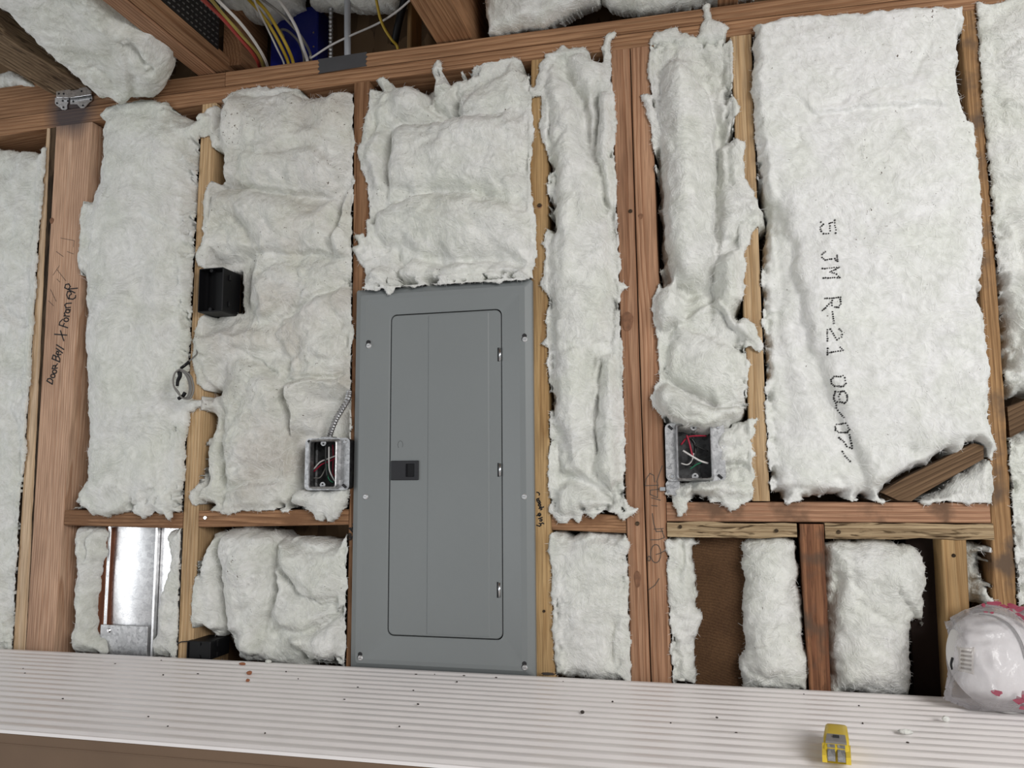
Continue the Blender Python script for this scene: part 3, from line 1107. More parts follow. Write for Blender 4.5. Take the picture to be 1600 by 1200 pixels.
# --- the dusty, crumpled stack of pieces with the black box
batt('dusty crumpled batt around the black plastic box and left metal box',
     [(304, 205), (318, 190), (326, 172), (342, 165), (358, 152), (380, 142), (430, 138), (455, 142), (470, 146), (480, 149), (500, 146), (548, 140), (552, 160), (553, 290), (550, 330), (552, 400), (548, 440), (550, 520), (547, 600), (546, 690), (545, 768), (470, 770), (462, 776), (458, 790), (445, 800), (438, 792), (428, 800), (415, 797), (400, 799), (380, 794), (360, 802), (345, 798), (330, 790), (303, 787), (299, 775), (306, 763), (316, 752), (318, 700), (320, 685), (330, 655), (318, 640), (320, 622), (338, 612), (322, 608), (312, 600), (306, 570), (305, 535), (308, 515), (318, 495), (330, 488), (366, 484), (366, 420), (330, 422), (312, 416), (308, 400), (318, 388), (322, 370), (320, 330), (323, 300), (335, 285), (346, 278), (350, 262), (346, 245), (336, 232), (330, 212), (315, 214)],
     lobes=[([(345, 180), (365, 155), (430, 140), (500, 148), (548, 142), (549, 280), (520, 302), (470, 300), (420, 292), (370, 288), (338, 283), (345, 262), (340, 230)], .038, .06),
     ([(326, 300), (350, 288), (400, 294), (450, 308), (500, 320), (520, 310), (530, 330), (528, 380), (500, 392), (450, 395), (412, 393), (390, 372), (372, 345), (350, 342), (335, 360), (326, 380), (320, 370)], .034, .05),
     ([(543, 300), (551, 295), (551, 400), (536, 402), (529, 390), (533, 350)], .034, .02), ([(310, 402), (330, 392), (360, 398), (382, 408), (400, 420), (370, 420), (330, 420), (312, 412)], .020, .02),
     ([(385, 425), (440, 405), (545, 405), (548, 430), (510, 455), (470, 475), (440, 490), (412, 500), (385, 470), (372, 440)], .022, .035), ([(440, 495), (475, 475), (515, 455), (547, 445), (547, 540), (530, 560), (510, 565), (480, 570), (455, 580), (445, 560), (430, 520)], .030, .035),
     ([(308, 515), (330, 492), (365, 490), (390, 505), (412, 520), (425, 545), (400, 555), (370, 548), (345, 570), (330, 600), (312, 595), (306, 560)], .026, .035), ([(350, 575), (375, 552), (410, 565), (440, 592), (445, 640), (440, 700), (430, 745), (380, 760), (350, 770), (347, 720), (350, 660), (345, 620)], .030, .04),
     ([(448, 600), (480, 588), (520, 590), (546, 580), (546, 620), (500, 640), (490, 670), (470, 690), (455, 680), (450, 640)], .036, .035), ([(350, 765), (400, 752), (440, 750), (465, 760), (455, 790), (420, 797), (380, 795), (350, 800)], .026, .025), ([(322, 700), (345, 690), (345, 790), (320, 788), (305, 780), (318, 750)], .014, .025)],
     T=.006, r=.045, edge=-.05, lump=.016, wrinkle=.016, fine=.002, mat=WOOL_D, key='B',
     dents=[(302, 412, 378, 492, -.030), (470, 682, 552, 766, -.024), (500, 632, 552, 690, -.03)],
     bumps=[(440, 215, .10, .06, .014), (430, 345, .09, .04, .012), (420, 470, .05, .03, .01), (385, 690, .04, .09, .014), (490, 620, .04, .05, .02), (400, 760, .06, .03, .01)],
     creases=[([(330, 286), (370, 290), (420, 296), (470, 303), (515, 305), (548, 288)], .012, .022, .016, .04), ([(328, 392), (360, 398), (400, 388), (450, 396), (500, 393), (548, 405)], .012, .020, .014, .03),
              ([(430, 498), (470, 475), (505, 458), (540, 436)], .008, .014, .012, .03), ([(520, 480), (535, 510), (540, 550)], 0, .018, .010, .02), ([(445, 588), (447, 640), (455, 690), (470, 700)], 0, .022, .012, .02),
              ([(548, 300), (532, 345), (528, 395)], .008, .012, .008, .02), ([(350, 625), (347, 670), (352, 720), (346, 770)], 0, .012, .010, .02), ([(375, 545), (410, 565), (445, 588)], .006, .012, .012, .02),
              ([(368, 475), (400, 505), (430, 498)], 0, .016, .014, .02), ([(440, 600), (480, 585), (520, 588), (545, 575)], .008, .012, .01, .02), ([(365, 330), (385, 360), (400, 385)], 0, .012, .014, .02), ([(340, 170), (352, 195), (350, 240)], 0, .012, .010, .02), ([(360, 740), (400, 725), (440, 745)], 0, .008, .01, .02), ([(470, 540), (455, 565), (447, 600)], 0, .014, .012, .02)])
batt('small white torn tuft under the left metal box',
     [(470, 764), (462, 772), (457, 785), (465, 790), (480, 792), (492, 800), (500, 806), (497, 812), (506, 812), (512, 805), (520, 815), (532, 806), (540, 790), (546, 775), (545, 762), (510, 764)],
     T=.034, r=.025, edge=-.004, lump=.008, wrinkle=.006, back=-.02, fibres=60)
# --- above the panel
batt('crumpled square batt above the grey electrical panel',
     [(584, 142), (590, 130), (600, 124), (612, 132), (640, 127), (655, 131), (674, 130), (679, 120), (681, 108), (685, 97), (689, 112), (688, 126), (705, 118), (750, 108), (790, 97), (806, 97), (816, 104), (824, 116), (826, 145), (828, 180), (834, 202), (828, 230), (826, 280), (832, 330), (836, 378), (836, 402), (829, 420), (831, 439), (770, 442), (700, 446), (640, 448), (624, 451), (616, 462), (607, 452), (598, 457), (577, 452), (578, 430), (574, 420), (564, 408), (556, 390), (563, 389), (572, 398), (566, 378), (559, 370), (567, 368), (575, 382), (578, 365), (578, 348), (585, 345), (580, 320), (580, 290), (570, 262), (562, 238), (563, 230), (571, 215), (572, 200), (576, 185), (581, 168)],
     lobes=[([(590, 145), (620, 130), (660, 135), (670, 155), (690, 178), (640, 188), (612, 200), (588, 205), (578, 185)], .024, .035), ([(712, 150), (740, 130), (800, 105), (822, 115), (826, 150), (800, 168), (750, 182), (715, 185)], .026, .04), ([(685, 150), (705, 160), (710, 183), (692, 183), (680, 168)], .006, .02), ([(676, 118), (690, 112), (700, 130), (690, 148), (676, 145)], .022, .02),
     ([(608, 215), (640, 192), (700, 188), (760, 185), (800, 178), (824, 190), (826, 260), (820, 310), (780, 312), (740, 300), (690, 300), (650, 305), (610, 290), (606, 250)], .036, .05), ([(565, 232), (585, 205), (605, 205), (603, 250), (605, 300), (585, 300), (575, 270)], .022, .03),
     ([(585, 330), (620, 312), (680, 302), (740, 305), (790, 320), (828, 332), (834, 380), (827, 415), (770, 405), (720, 412), (660, 405), (630, 385), (600, 395), (586, 370)], .034, .045), ([(640, 405), (720, 412), (770, 407), (829, 418), (831, 442), (700, 448), (635, 448), (625, 425)], .028, .03), ([(580, 445), (585, 425), (600, 418), (615, 428), (625, 445), (600, 456)], .032, .025)],
     T=.006, r=.05, edge=-.05, lump=.013, wrinkle=.013, fine=.002, seal=.9, mat=WOOL_S,
     bumps=[(720, 235, .12, .05, .012), (730, 350, .12, .05, .014), (640, 165, .03, .03, .01), (600, 435, .03, .02, .02), (690, 430, .06, .02, .012)],
     creases=[([(668, 160), (688, 174), (704, 180)], 0, .028, .012, .02), ([(716, 140), (708, 160), (711, 184)], 0, .024, .009, .02), ([(812, 158), (790, 178), (745, 186), (700, 190), (650, 192), (615, 202), (596, 220)], .010, .018, .012, .03),
              ([(612, 200), (604, 240), (606, 290), (600, 330)], 0, .016, .010, .02), ([(830, 330), (790, 316), (740, 303), (680, 303), (630, 318), (595, 340)], .007, .012, .012, .03), ([(598, 395), (612, 380), (625, 405), (640, 420)], 0, .014, .008, .02),
              ([(830, 405), (780, 408), (740, 415), (700, 405)], .006, .009, .010, .02), ([(780, 195), (800, 240), (795, 290)], 0, .010, .012, .02), ([(830, 250), (805, 275), (770, 290)], 0, .01, .01, .02), ([(655, 130), (665, 150), (668, 165)], 0, .014, .009, .02), ([(750, 130), (730, 155), (715, 180)], 0, .012, .012, .02)])
# --- tall narrow batt right of the panel
batt('tall narrow batt between the panel side stud and the doubled stud',
     [(846, 112), (848, 100), (855, 88), (870, 82), (880, 76), (890, 80), (912, 77), (921, 82), (934, 91), (940, 82), (947, 66), (952, 56), (959, 55), (954, 70), (951, 95), (953, 115), (958, 150), (961, 180), (963, 195), (958, 240), (962, 300), (961, 330), (966, 380), (967, 440), (975, 443), (981, 449), (972, 456), (967, 462), (966, 500), (971, 540), (972, 600), (974, 650), (975, 740), (972, 755), (974, 772), (982, 794), (997, 796), (992, 803), (976, 809), (965, 800), (948, 794), (935, 797), (926, 806), (912, 800), (906, 816), (895, 808), (884, 818), (872, 812), (868, 804), (862, 800), (863, 775), (858, 756), (859, 740), (860, 700), (860, 650), (864, 620), (859, 590), (858, 541), (851, 538), (858, 528), (858, 460), (850, 452), (846, 445), (853, 432), (853, 392), (848, 382), (854, 372), (862, 355), (859, 310), (856, 292), (862, 262), (858, 240), (850, 222), (846, 205), (845, 195), (851, 188), (850, 170), (848, 153), (836, 152), (826, 145), (829, 138), (835, 142), (842, 120)],
     lobes=[([(850, 110), (868, 100), (890, 130), (905, 170), (915, 225), (935, 280), (955, 340), (966, 440), (960, 520), (930, 540), (925, 600), (925, 700), (920, 745), (880, 740), (866, 680), (862, 600), (860, 500), (858, 420), (866, 340), (870, 280), (858, 220), (850, 160)], .038, .05), ([(880, 88), (915, 80), (940, 95), (952, 110), (940, 140), (925, 150), (908, 150), (895, 125)], .026, .03),
     ([(935, 140), (958, 150), (960, 240), (958, 330), (950, 320), (940, 270), (932, 220)], .024, .02), ([(940, 560), (968, 540), (972, 640), (972, 750), (955, 770), (935, 735), (930, 660)], .036, .03), ([(862, 760), (890, 748), (920, 760), (960, 785), (985, 798), (940, 795), (900, 808), (870, 805)], .030, .025)],
     T=.004, r=.05, edge=-.05, lump=.008, wrinkle=.007, fine=.0016, sz=.6,
     bumps=[(880, 330, .025, .12, .010), (905, 560, .03, .1, .006), (950, 200, .012, .06, .006)],
     creases=[([(900, 118), (910, 150), (913, 195), (920, 235), (935, 262)], 0, .022, .009, .02), ([(932, 125), (934, 180), (930, 232), (945, 255)], 0, .016, .008, .02), ([(868, 125), (885, 118), (895, 135), (908, 160)], 0, .010, .008, .02),
              ([(930, 735), (929, 650), (935, 590), (945, 545)], .010, .018, .012, .02), ([(868, 760), (890, 745), (925, 758), (955, 785)], 0, .016, .010, .02), ([(868, 660), (885, 690), (893, 735)], 0, .010, .009, .02),
              ([(940, 300), (955, 330), (960, 380)], 0, .010, .008, .02), ([(905, 300), (906, 350), (895, 372)], 0, .004, .008, .02), ([(875, 545), (905, 540), (925, 560), (930, 590)], 0, .010, .010, .02), ([(862, 345), (880, 375), (872, 420)], 0, .006, .01, .02), ([(866, 232), (880, 215), (870, 195)], 0, .010, .009, .02)])
# --- torn batt between the doubled stud and the next
batt('torn ragged batt hanging above the right metal box',
     [(1013, 112), (1014, 95), (1018, 68), (1024, 54), (1040, 48), (1057, 46), (1061, 55), (1075, 53), (1089, 62), (1098, 42), (1104, 34), (1101, 12), (1106, 8), (1112, 33), (1129, 42), (1137, 46), (1131, 60), (1143, 66), (1144, 90), (1143, 150), (1156, 168), (1153, 176), (1145, 184), (1146, 214), (1161, 222), (1163, 236), (1160, 280), (1178, 300), (1182, 316), (1199, 322), (1198, 346), (1180, 358), (1172, 380), (1163, 400), (1161, 450), (1157, 470), (1152, 488), (1166, 500), (1179, 512), (1184, 526), (1197, 546), (1186, 549), (1172, 541), (1163, 546), (1168, 570), (1167, 605), (1165, 640), (1160, 655), (1140, 668), (1118, 677), (1100, 680), (1075, 679), (1060, 676), (1040, 664), (1026, 640), (1018, 622), (1024, 602), (1033, 590), (1031, 560), (1031, 535), (1023, 505), (1019, 482), (1025, 462), (1034, 440), (1034, 400), (1032, 350), (1029, 300), (1026, 250), (1021, 215), (1011, 180), (1005, 158), (1003, 151), (1012, 148), (1021, 158), (1018, 130)],
     lobes=[([(1030, 110), (1060, 80), (1090, 100), (1110, 160), (1117, 220), (1116, 330), (1113, 420), (1100, 445), (1070, 455), (1045, 440), (1032, 390), (1028, 300), (1026, 200)], .042, .065), ([(1095, 70), (1130, 55), (1140, 80), (1142, 150), (1140, 200), (1122, 195), (1112, 140), (1090, 100)], .012, .03),
     ([(1120, 225), (1158, 225), (1160, 275), (1178, 305), (1195, 330), (1170, 350), (1125, 390), (1120, 330)], .026, .03), ([(1128, 400), (1160, 385), (1160, 460), (1148, 495), (1165, 505), (1192, 545), (1165, 535), (1140, 510), (1125, 480), (1118, 440)], .036, .03), ([(1024, 465), (1045, 440), (1060, 412), (1058, 450), (1070, 480), (1068, 500), (1050, 510), (1034, 530), (1024, 500)], .038, .025),
     ([(1036, 530), (1060, 510), (1090, 520), (1130, 530), (1160, 545), (1168, 600), (1164, 635), (1120, 640), (1085, 622), (1050, 598), (1034, 585)], .032, .04), ([(1022, 610), (1045, 600), (1085, 625), (1120, 642), (1162, 638), (1157, 662), (1100, 679), (1045, 668)], .044, .025)],
     T=.002, r=.055, edge=-.06, seal=.25, lump=.009, wrinkle=.009, fine=.0018, sz=.7,
     bumps=[(1070, 250, .03, .16, .014), (1045, 480, .018, .03, .018), (1180, 340, .02, .02, .012), (1130, 420, .02, .06, .012), (1100, 640, .06, .022, .018), (1095, 570, .05, .03, .010), (1175, 535, .015, .015, .006)],
     creases=[([(1112, 425), (1117, 330), (1116, 240), (1121, 190), (1106, 150), (1082, 120)], .016, .030, .018, .03), ([(1125, 395), (1148, 375), (1180, 350)], .006, .014, .010, .02), ([(1035, 410), (1055, 440), (1075, 458), (1100, 452), (1118, 440)], 0, .026, .016, .02),
              ([(1145, 505), (1132, 480), (1120, 466), (1092, 482), (1070, 502), (1052, 500)], .012, .018, .012, .02), ([(1120, 528), (1085, 520), (1066, 506)], .008, .012, .010, .02), ([(1162, 632), (1115, 640), (1080, 622), (1045, 598)], .014, .020, .014, .03),
              ([(1110, 520), (1112, 470), (1113, 400)], 0, .014, .010, .02), ([(1143, 300), (1138, 255), (1135, 225)], 0, .012, .007, .015), ([(1057, 60), (1055, 90), (1075, 110)], 0, .012, .009, .02), ([(1040, 450), (1052, 480), (1068, 490)], 0, .012, .008, .02), ([(1090, 68), (1100, 95), (1125, 110), (1128, 140)], 0, .014, .010, .02), ([(1060, 660), (1100, 655), (1150, 645)], 0, .006, .008, .02)])
batt('shredded wool packed to the right of and below the right metal box',
     [(1182, 657), (1176, 664), (1178, 672), (1172, 688), (1177, 705), (1172, 722), (1177, 733), (1172, 750), (1177, 765), (1174, 780), (1163, 784), (1150, 784), (1150, 793), (1140, 798), (1130, 788), (1118, 780), (1085, 779), (1074, 784), (1070, 798), (1063, 803), (1058, 792), (1050, 782), (1041, 772), (1048, 758), (1072, 754), (1088, 746), (1110, 745), (1120, 738), (1113, 700), (1110, 680), (1117, 668), (1140, 664), (1164, 656)],
     lobes=[([(1130, 672), (1165, 660), (1172, 690), (1168, 725), (1140, 735), (1122, 720), (1118, 690)], .024, .025), ([(1085, 750), (1115, 745), (1160, 752), (1172, 775), (1130, 780), (1080, 776)], .028, .02), ([(1052, 765), (1082, 758), (1078, 780), (1066, 795), (1055, 780)], .020, .015), ([(1130, 770), (1150, 770), (1146, 792), (1132, 786)], .02, .012)],
     T=.010, r=.028, edge=-.03, lump=.012, wrinkle=.016, fine=.0022, fuzz=.006, lumpscale=14,
     creases=[([(1128, 735), (1150, 725), (1172, 728)], 0, .014, .007, .02), ([(1085, 775), (1120, 765), (1160, 772)], .005, .010, .008, .02), ([(1150, 700), (1152, 715), (1130, 735)], 0, .010, .007, .02)])
# --- the big printed batt
batt('big flat batt with black dotted printing',
     [(1178, 46), (1240, 34), (1300, 31), (1380, 25), (1440, 19), (1462, 18), (1470, 21), (1499, 18), (1501, 40), (1497, 80), (1497, 150), (1503, 175), (1510, 192), (1516, 197), (1520, 225), (1521, 270), (1525, 310), (1529, 350), (1531, 403), (1526, 412), (1527, 450), (1532, 500), (1538, 540), (1541, 590), (1537, 630), (1543, 680), (1551, 702), (1548, 720), (1538, 716), (1534, 697), (1524, 690), (1510, 697), (1498, 714), (1490, 717), (1478, 706), (1470, 716), (1452, 727), (1432, 731), (1419, 740), (1398, 752), (1386, 757), (1384, 768), (1378, 784), (1362, 783), (1350, 775), (1330, 783), (1315, 775), (1298, 772), (1270, 778), (1232, 784), (1222, 770), (1207, 768), (1206, 740), (1202, 700), (1200, 640), (1198, 560), (1196, 520), (1195, 480), (1190, 440), (1195, 380), (1200, 340), (1190, 300), (1184, 240), (1180, 200), (1176, 160), (1178, 100)],
     lobes=[([(1160, 30), (1300, 15), (1440, 5), (1520, 0), (1520, 150), (1540, 200), (1550, 400), (1560, 600), (1565, 715), (1480, 708), (1385, 760), (1355, 765), (1335, 715), (1310, 670), (1288, 620), (1266, 560), (1250, 505), (1238, 450), (1228, 385), (1208, 330), (1180, 310), (1160, 200)], .036, .035), ([(1200, 340), (1222, 395), (1238, 470), (1260, 560), (1288, 640), (1320, 700), (1345, 772), (1300, 772), (1212, 775), (1205, 700), (1198, 560), (1195, 450)], .020, .035)],
     T=.012, r=.035, edge=-.045, lump=.006, wrinkle=.0045, fine=.0018, mat=WOOL_G, key='G', sx=.6,
     bumps=[(1225, 640, .03, .14, -.014), (1215, 480, .015, .12, -.012), (1240, 740, .05, .03, .006), (1420, 700, .06, .03, -.008), (1400, 350, .14, .2, .006)],
     creases=[([(1225, 145), (1270, 188), (1330, 180), (1400, 176), (1440, 172), (1490, 186)], .004, .013, .012, .03),
              ([(1290, 172), (1350, 152), (1410, 145)], 0, .004, .008, .02), ([(1200, 210), (1240, 235), (1290, 232), (1340, 225)], 0, .004, .010, .02), ([(1240, 205), (1248, 230), (1232, 250)], 0, .005, .006, .02), ([(1205, 270), (1225, 320), (1230, 350)], 0, .006, .009, .02),
              ([(1215, 770), (1240, 760), (1290, 770)], 0, .010, .009, .02), ([(1300, 740), (1320, 755), (1322, 775)], 0, .010, .010, .02), ([(1485, 110), (1478, 116), (1498, 113)], 0, .012, .006, .02), ([(1400, 700), (1450, 712), (1500, 700)], 0, .006, .012, .02), ([(1455, 60), (1440, 100), (1410, 145)], 0, .003, .006, .02), ([(1480, 320), (1470, 400), (1490, 410)], 0, .004, .012, .02)])
batt('small wedge of wool under the diagonal brace end',
     [(1440, 784), (1446, 776), (1465, 770), (1482, 756), (1500, 745), (1520, 731), (1538, 718), (1546, 730), (1547, 760), (1544, 784)],
     T=.006, r=.03, edge=-.03, lump=.006, wrinkle=.006)
batt('white batt at the right border beyond the end stud',
     [(1528, 5), (1536, 10), (1560, 6), (1600, -10), (1670, -20), (1670, 614), (1600, 616), (1578, 622), (1573, 600), (1573, 560), (1570, 500), (1558, 400), (1549, 300), (1541, 215), (1540, 165), (1533, 150), (1534, 90), (1528, 60)],
     T=.018, r=.05, edge=-.04, lump=.012, wrinkle=.010,
     creases=[([(1540, 80), (1570, 75), (1605, 60)], 0, .008, .010, .02), ([(1545, 150), (1570, 170), (1605, 175)], .006, .010, .010, .03), ([(1585, 330), (1590, 390), (1600, 440)], 0, .010, .012, .02), ([(1580, 560), (1592, 530), (1600, 520)], 0, .014, .012, .02)])
batt('lower white batt at the right border below the diagonal brace',
     [(1577, 690), (1590, 674), (1620, 664), (1670, 645), (1670, 950), (1592, 950), (1588, 860), (1584, 800), (1580, 740)],
     T=.004, r=.05, edge=-.04, lump=.010, wrinkle=.008)
# --- lower bays
batt('narrow strip of wool left of the shiny metal sheet',
     [(109, 823), (130, 822), (152, 823), (156, 835), (153, 850), (156, 862), (149, 880), (148, 900), (145, 906), (142, 940), (139, 985), (143, 992), (158, 1000), (160, 1012), (104, 1009), (103, 992), (108, 960), (105, 925), (110, 892), (111, 872), (107, 850)],
     T=.008, r=.035, edge=-.05, lump=.009, wrinkle=.006, creases=[([(131, 826), (133, 860), (132, 880)], 0, .016, .006, .02), ([(132, 880), (140, 900), (146, 905)], 0, .006, .006, .02), ([(128, 985), (138, 1000), (140, 1008)], 0, .008, .006, .02)])
batt('narrow strip of wool right of the shiny metal sheet',
     [(250, 838), (256, 830), (268, 826), (283, 827), (282, 870), (280, 900), (279, 960), (277, 1017), (230, 1015), (229, 1003), (240, 988), (237, 970), (238, 950), (247, 925), (250, 905), (256, 890), (255, 862), (250, 846)],
     T=.010, r=.04, edge=-.05, lump=.009, wrinkle=.007)
batt('lumpy batt below the firing block left of the panel',
     [(318, 834), (326, 829), (336, 831), (352, 824), (385, 822), (402, 826), (418, 830), (430, 842), (470, 840), (505, 846), (520, 848), (541, 836), (542, 900), (541, 960), (539, 1032), (512, 1030), (490, 1026), (474, 1034), (462, 1038), (455, 1032), (420, 1030), (395, 1024), (360, 1020), (352, 1000), (344, 994), (336, 997), (325, 1000), (314, 994), (303, 980), (302, 950), (305, 925), (308, 900), (311, 880), (314, 860)],
     lobes=[([(308, 850), (335, 835), (338, 900), (336, 985), (310, 985), (304, 940)], .008, .03), ([(345, 835), (410, 830), (422, 860), (420, 930), (410, 980), (400, 1020), (360, 1015), (345, 960)], .022, .045), ([(430, 850), (480, 845), (540, 850), (541, 930), (500, 940), (465, 925), (435, 880)], .018, .04), ([(430, 890), (465, 930), (500, 948), (520, 960), (480, 982), (440, 985), (420, 960)], .014, .03), ([(455, 995), (490, 985), (540, 955), (540, 1030), (480, 1030)], .022, .03)],
     T=-.012, r=.05, edge=-.05, lump=.014, wrinkle=.013, fine=.002, mat=WOOL_S,
     dents=[(285, 990, 360, 1030, -.02)],
     bumps=[(370, 880, .05, .06, .010), (480, 930, .05, .05, .010), (510, 1000, .03, .04, .014)],
     creases=[([(336, 832), (340, 870), (338, 920), (346, 990)], 0, .020, .008, .02), ([(425, 840), (418, 880), (424, 930), (410, 960)], 0, .016, .010, .02), ([(430, 870), (465, 925), (500, 945), (538, 935)], .006, .014, .012, .02), ([(450, 990), (480, 985), (520, 965), (538, 950)], .008, .012, .010, .02), ([(435, 850), (480, 862), (538, 858)], 0, .012, .010, .02), ([(420, 1000), (440, 980), (470, 985)], 0, .010, .009, .02)])
batt('pillow shaped batt right of the panel below the firing block',
     [(861, 836), (868, 831), (880, 834), (892, 841), (905, 834), (920, 830), (950, 831), (970, 831), (980, 840), (982, 850), (976, 866), (981, 882), (981, 950), (983, 1000), (985, 1056), (930, 1053), (871, 1050), (868, 1000), (866, 940), (863, 900), (862, 880), (859, 860)],
     T=.014, r=.045, edge=-.05, lump=.006, wrinkle=.005, bumps=[(915, 940, .05, .08, .010)],
     creases=[([(958, 960), (955, 1000), (956, 1050)], 0, .014, .007, .02), ([(870, 845), (895, 850), (940, 838), (970, 852), (975, 865)], .004, .006, .008, .02)])
batt('thin ragged strip of wool left of the dark timber',
     [(1043, 842), (1060, 838), (1082, 840), (1086, 846), (1094, 850), (1085, 856), (1083, 870), (1086, 900), (1085, 925), (1090, 930), (1086, 945), (1098, 966), (1095, 975), (1089, 990), (1084, 1002), (1086, 1030), (1088, 1060), (1052, 1057), (1050, 1000), (1047, 950), (1046, 900), (1044, 870)],
     T=.006, r=.028, edge=-.04, lump=.009, wrinkle=.010, lumpscale=12, back=-.04,
     creases=[([(1060, 845), (1066, 880), (1056, 900)], 0, .012, .006, .02), ([(1052, 1010), (1062, 1030), (1060, 1055)], 0, .010, .006, .02)])
batt('plump batt between the dark timber and the old reddish cripple stud',
     [(1161, 850), (1185, 843), (1214, 836), (1232, 838), (1244, 848), (1246, 870), (1250, 890), (1252, 930), (1255, 960), (1258, 1000), (1266, 1030), (1265, 1069), (1230, 1068), (1180, 1067), (1161, 1063), (1157, 1035), (1164, 1018), (1163, 980), (1162, 940), (1162, 900), (1159, 880)],
     T=.018, r=.05, edge=-.035, lump=.006, wrinkle=.006, mat=WOOL_S, back=-.042,
     bumps=[(1210, 1030, .045, .04, .014), (1205, 880, .035, .04, .006)], creases=[([(1165, 1020), (1195, 1005), (1205, 985)], .006, .010, .010, .02), ([(1175, 1045), (1195, 1060), (1220, 1055)], 0, .008, .008, .02), ([(1240, 905), (1245, 950), (1243, 990)], 0, .010, .010, .02)])
batt('wide plump batt between the two cripple studs',
     [(1289, 850), (1297, 845), (1330, 843), (1370, 844), (1400, 846), (1430, 855), (1442, 865), (1453, 888), (1456, 906), (1450, 930), (1450, 965), (1454, 990), (1446, 975), (1432, 975), (1427, 1000), (1428, 1040), (1429, 1079), (1360, 1076), (1299, 1073), (1297, 1000), (1295, 940), (1291, 900)],
     T=.016, r=.05, edge=-.045, lump=.008, wrinkle=.008, back=-.055,
     bumps=[(1380, 900, .06, .04, .008), (1360, 1030, .07, .04, .008)], creases=[([(1330, 930), (1365, 960), (1410, 985)], 0, .008, .010, .02), ([(1412, 930), (1425, 955), (1440, 968)], .008, .014, .010, .02), ([(1300, 880), (1310, 910), (1300, 960), (1310, 1000)], 0, .016, .010, .02), ([(1350, 1000), (1390, 1002), (1415, 992)], 0, .006, .006, .02), ([(1330, 900), (1345, 918), (1375, 905)], 0, .006, .008, .02)])
batt('small scrap of wool beside the golden cripple stud',
     [(1511, 852), (1516, 848), (1540, 850), (1545, 858), (1541, 870), (1548, 952), (1515, 952), (1514, 900)],
     T=-.035, r=.03, edge=-.07, lump=.008, wrinkle=.006, cell=.004)
# --- ceiling bays
PL_C = Plane((-1.0, -.012, 2.166), (1, 0, 0), (0, -.42, .12))
# plane turned so that its normal faces down into the room
if PL_C.n[2] > 0: PL_C.n = -PL_C.n
batt('sagging batt in the ceiling bay beside the old grey joist',
     [(-40, -40), (-30, 0), (0, 18), (12, 28), (28, 46), (40, 55), (66, 80), (100, 108), (126, 134), (146, 150), (160, 158), (166, 160), (172, 155), (196, 164), (215, 159), (245, 158), (255, 150), (262, 132), (267, 121), (264, 100), (250, 78), (235, 62), (204, 40), (186, 30), (170, 10), (150, -20), (130, -50)],
     T=.02, r=.05, edge=-.05, lump=.010, wrinkle=.006, plane=PL_C, overwood=False, back=-.09,
     creases=[([(196, 60), (215, 80), (232, 100)], 0, .022, .010, .02), ([(135, 108), (150, 95), (168, 105), (180, 128)], 0, .005, .007, .02), ([(200, 160), (208, 130), (200, 95)], .006, .010, .012, .03)])
PL_D = Plane((0, .035, 2.3), (1, 0, 0), (0, -.25, 1))
batt('sagging white wool above the red cable',
     [(300, -130), (312, 10), (325, 14), (345, 18), (372, 28), (398, 30), (405, 34), (416, 30), (424, 22), (440, 17), (460, 6), (480, -130)],
     T=.02, r=.03, edge=-.04, lump=.008, wrinkle=.006, plane=PL_D, overwood=False, back=-.06, cell=.004)
batt('sagging white wool above the pale grey pipe',
     [(478, -130), (482, 8), (492, 8), (520, 13), (545, 12), (580, 14), (585, 11), (600, 15), (616, 14), (626, 0), (630, -130)],
     T=.02, r=.03, edge=-.04, lump=.008, wrinkle=.006, plane=PL_D, overwood=False, back=-.06, cell=.004)
PL_E = Plane((0, -.012, 2.245), (1, 0, 0), (0, -.3, 1))
batt('fluffy batt end hanging over the top plate above the panel stud',
     [(752, -130), (755, 8), (758, 30), (762, 50), (775, 53), (802, 50), (832, 44), (850, 42), (866, 34), (880, 26), (895, 19), (915, 11), (936, 4), (938, -130)],
     T=.03, r=.03, edge=-.03, lump=.012, wrinkle=.012, plane=PL_E, overwood=False, back=-.08)
batt('grey shaded batt above the top plate over the doubled stud',
     [(936, -130), (937, 2), (950, 12), (970, 18), (1000, 20), (1040, 17), (1080, 11), (1110, 5), (1180, -2), (1190, -130)],
     T=.02, r=.03, edge=-.03, lump=.010, wrinkle=.008, plane=Plane((0, .01, 2.245), (1, 0, 0), (0, -.3, 1)), overwood=False, back=-.06)
batt('slip of wool in the far left corner above the blocking',
     [(-60, 105), (0, 112), (18, 108), (35, 116), (50, 127), (64, 134), (50, 137), (40, 134), (20, 134), (0, 136), (-60, 140)],
     T=.012, r=.03, edge=-.02, lump=.006, wrinkle=.004, plane=Plane((0, -.002, 2.2), (1, 0, 0), (0, 0, 1)), overwood=False, back=-.03, cell=.004)

# ------------------------------------------------------------------ printing and handwriting


def stroke_mesh(mb, pts, w, hfun, off=.0006):
    """flat ink ribbon on the wall plane through picture points"""
    P = [WALL.uv(a, b) for a, b in pts]
    for i in range(len(P) - 1):
        (ax, az), (bx, bz) = P[i], P[i + 1]
        dx, dz = bx - ax, bz - az
        L = math.hypot(dx, dz) + 1e-9
        nx, nz = -dz / L * w, dx / L * w
        ex, ez = dx / L * w * .6, dz / L * w * .6
        q = [(ax - ex + nx, az - ez + nz), (ax - ex - nx, az - ez - nz), (bx + ex - nx, bz + ez - nz), (bx + ex + nx, bz + ez + nz)]
        y = -hfun(.5 * (ax + bx), .5 * (az + bz)) - off
        mb.add([(x, y, z) for x, z in q], [(0, 1, 2, 3)])


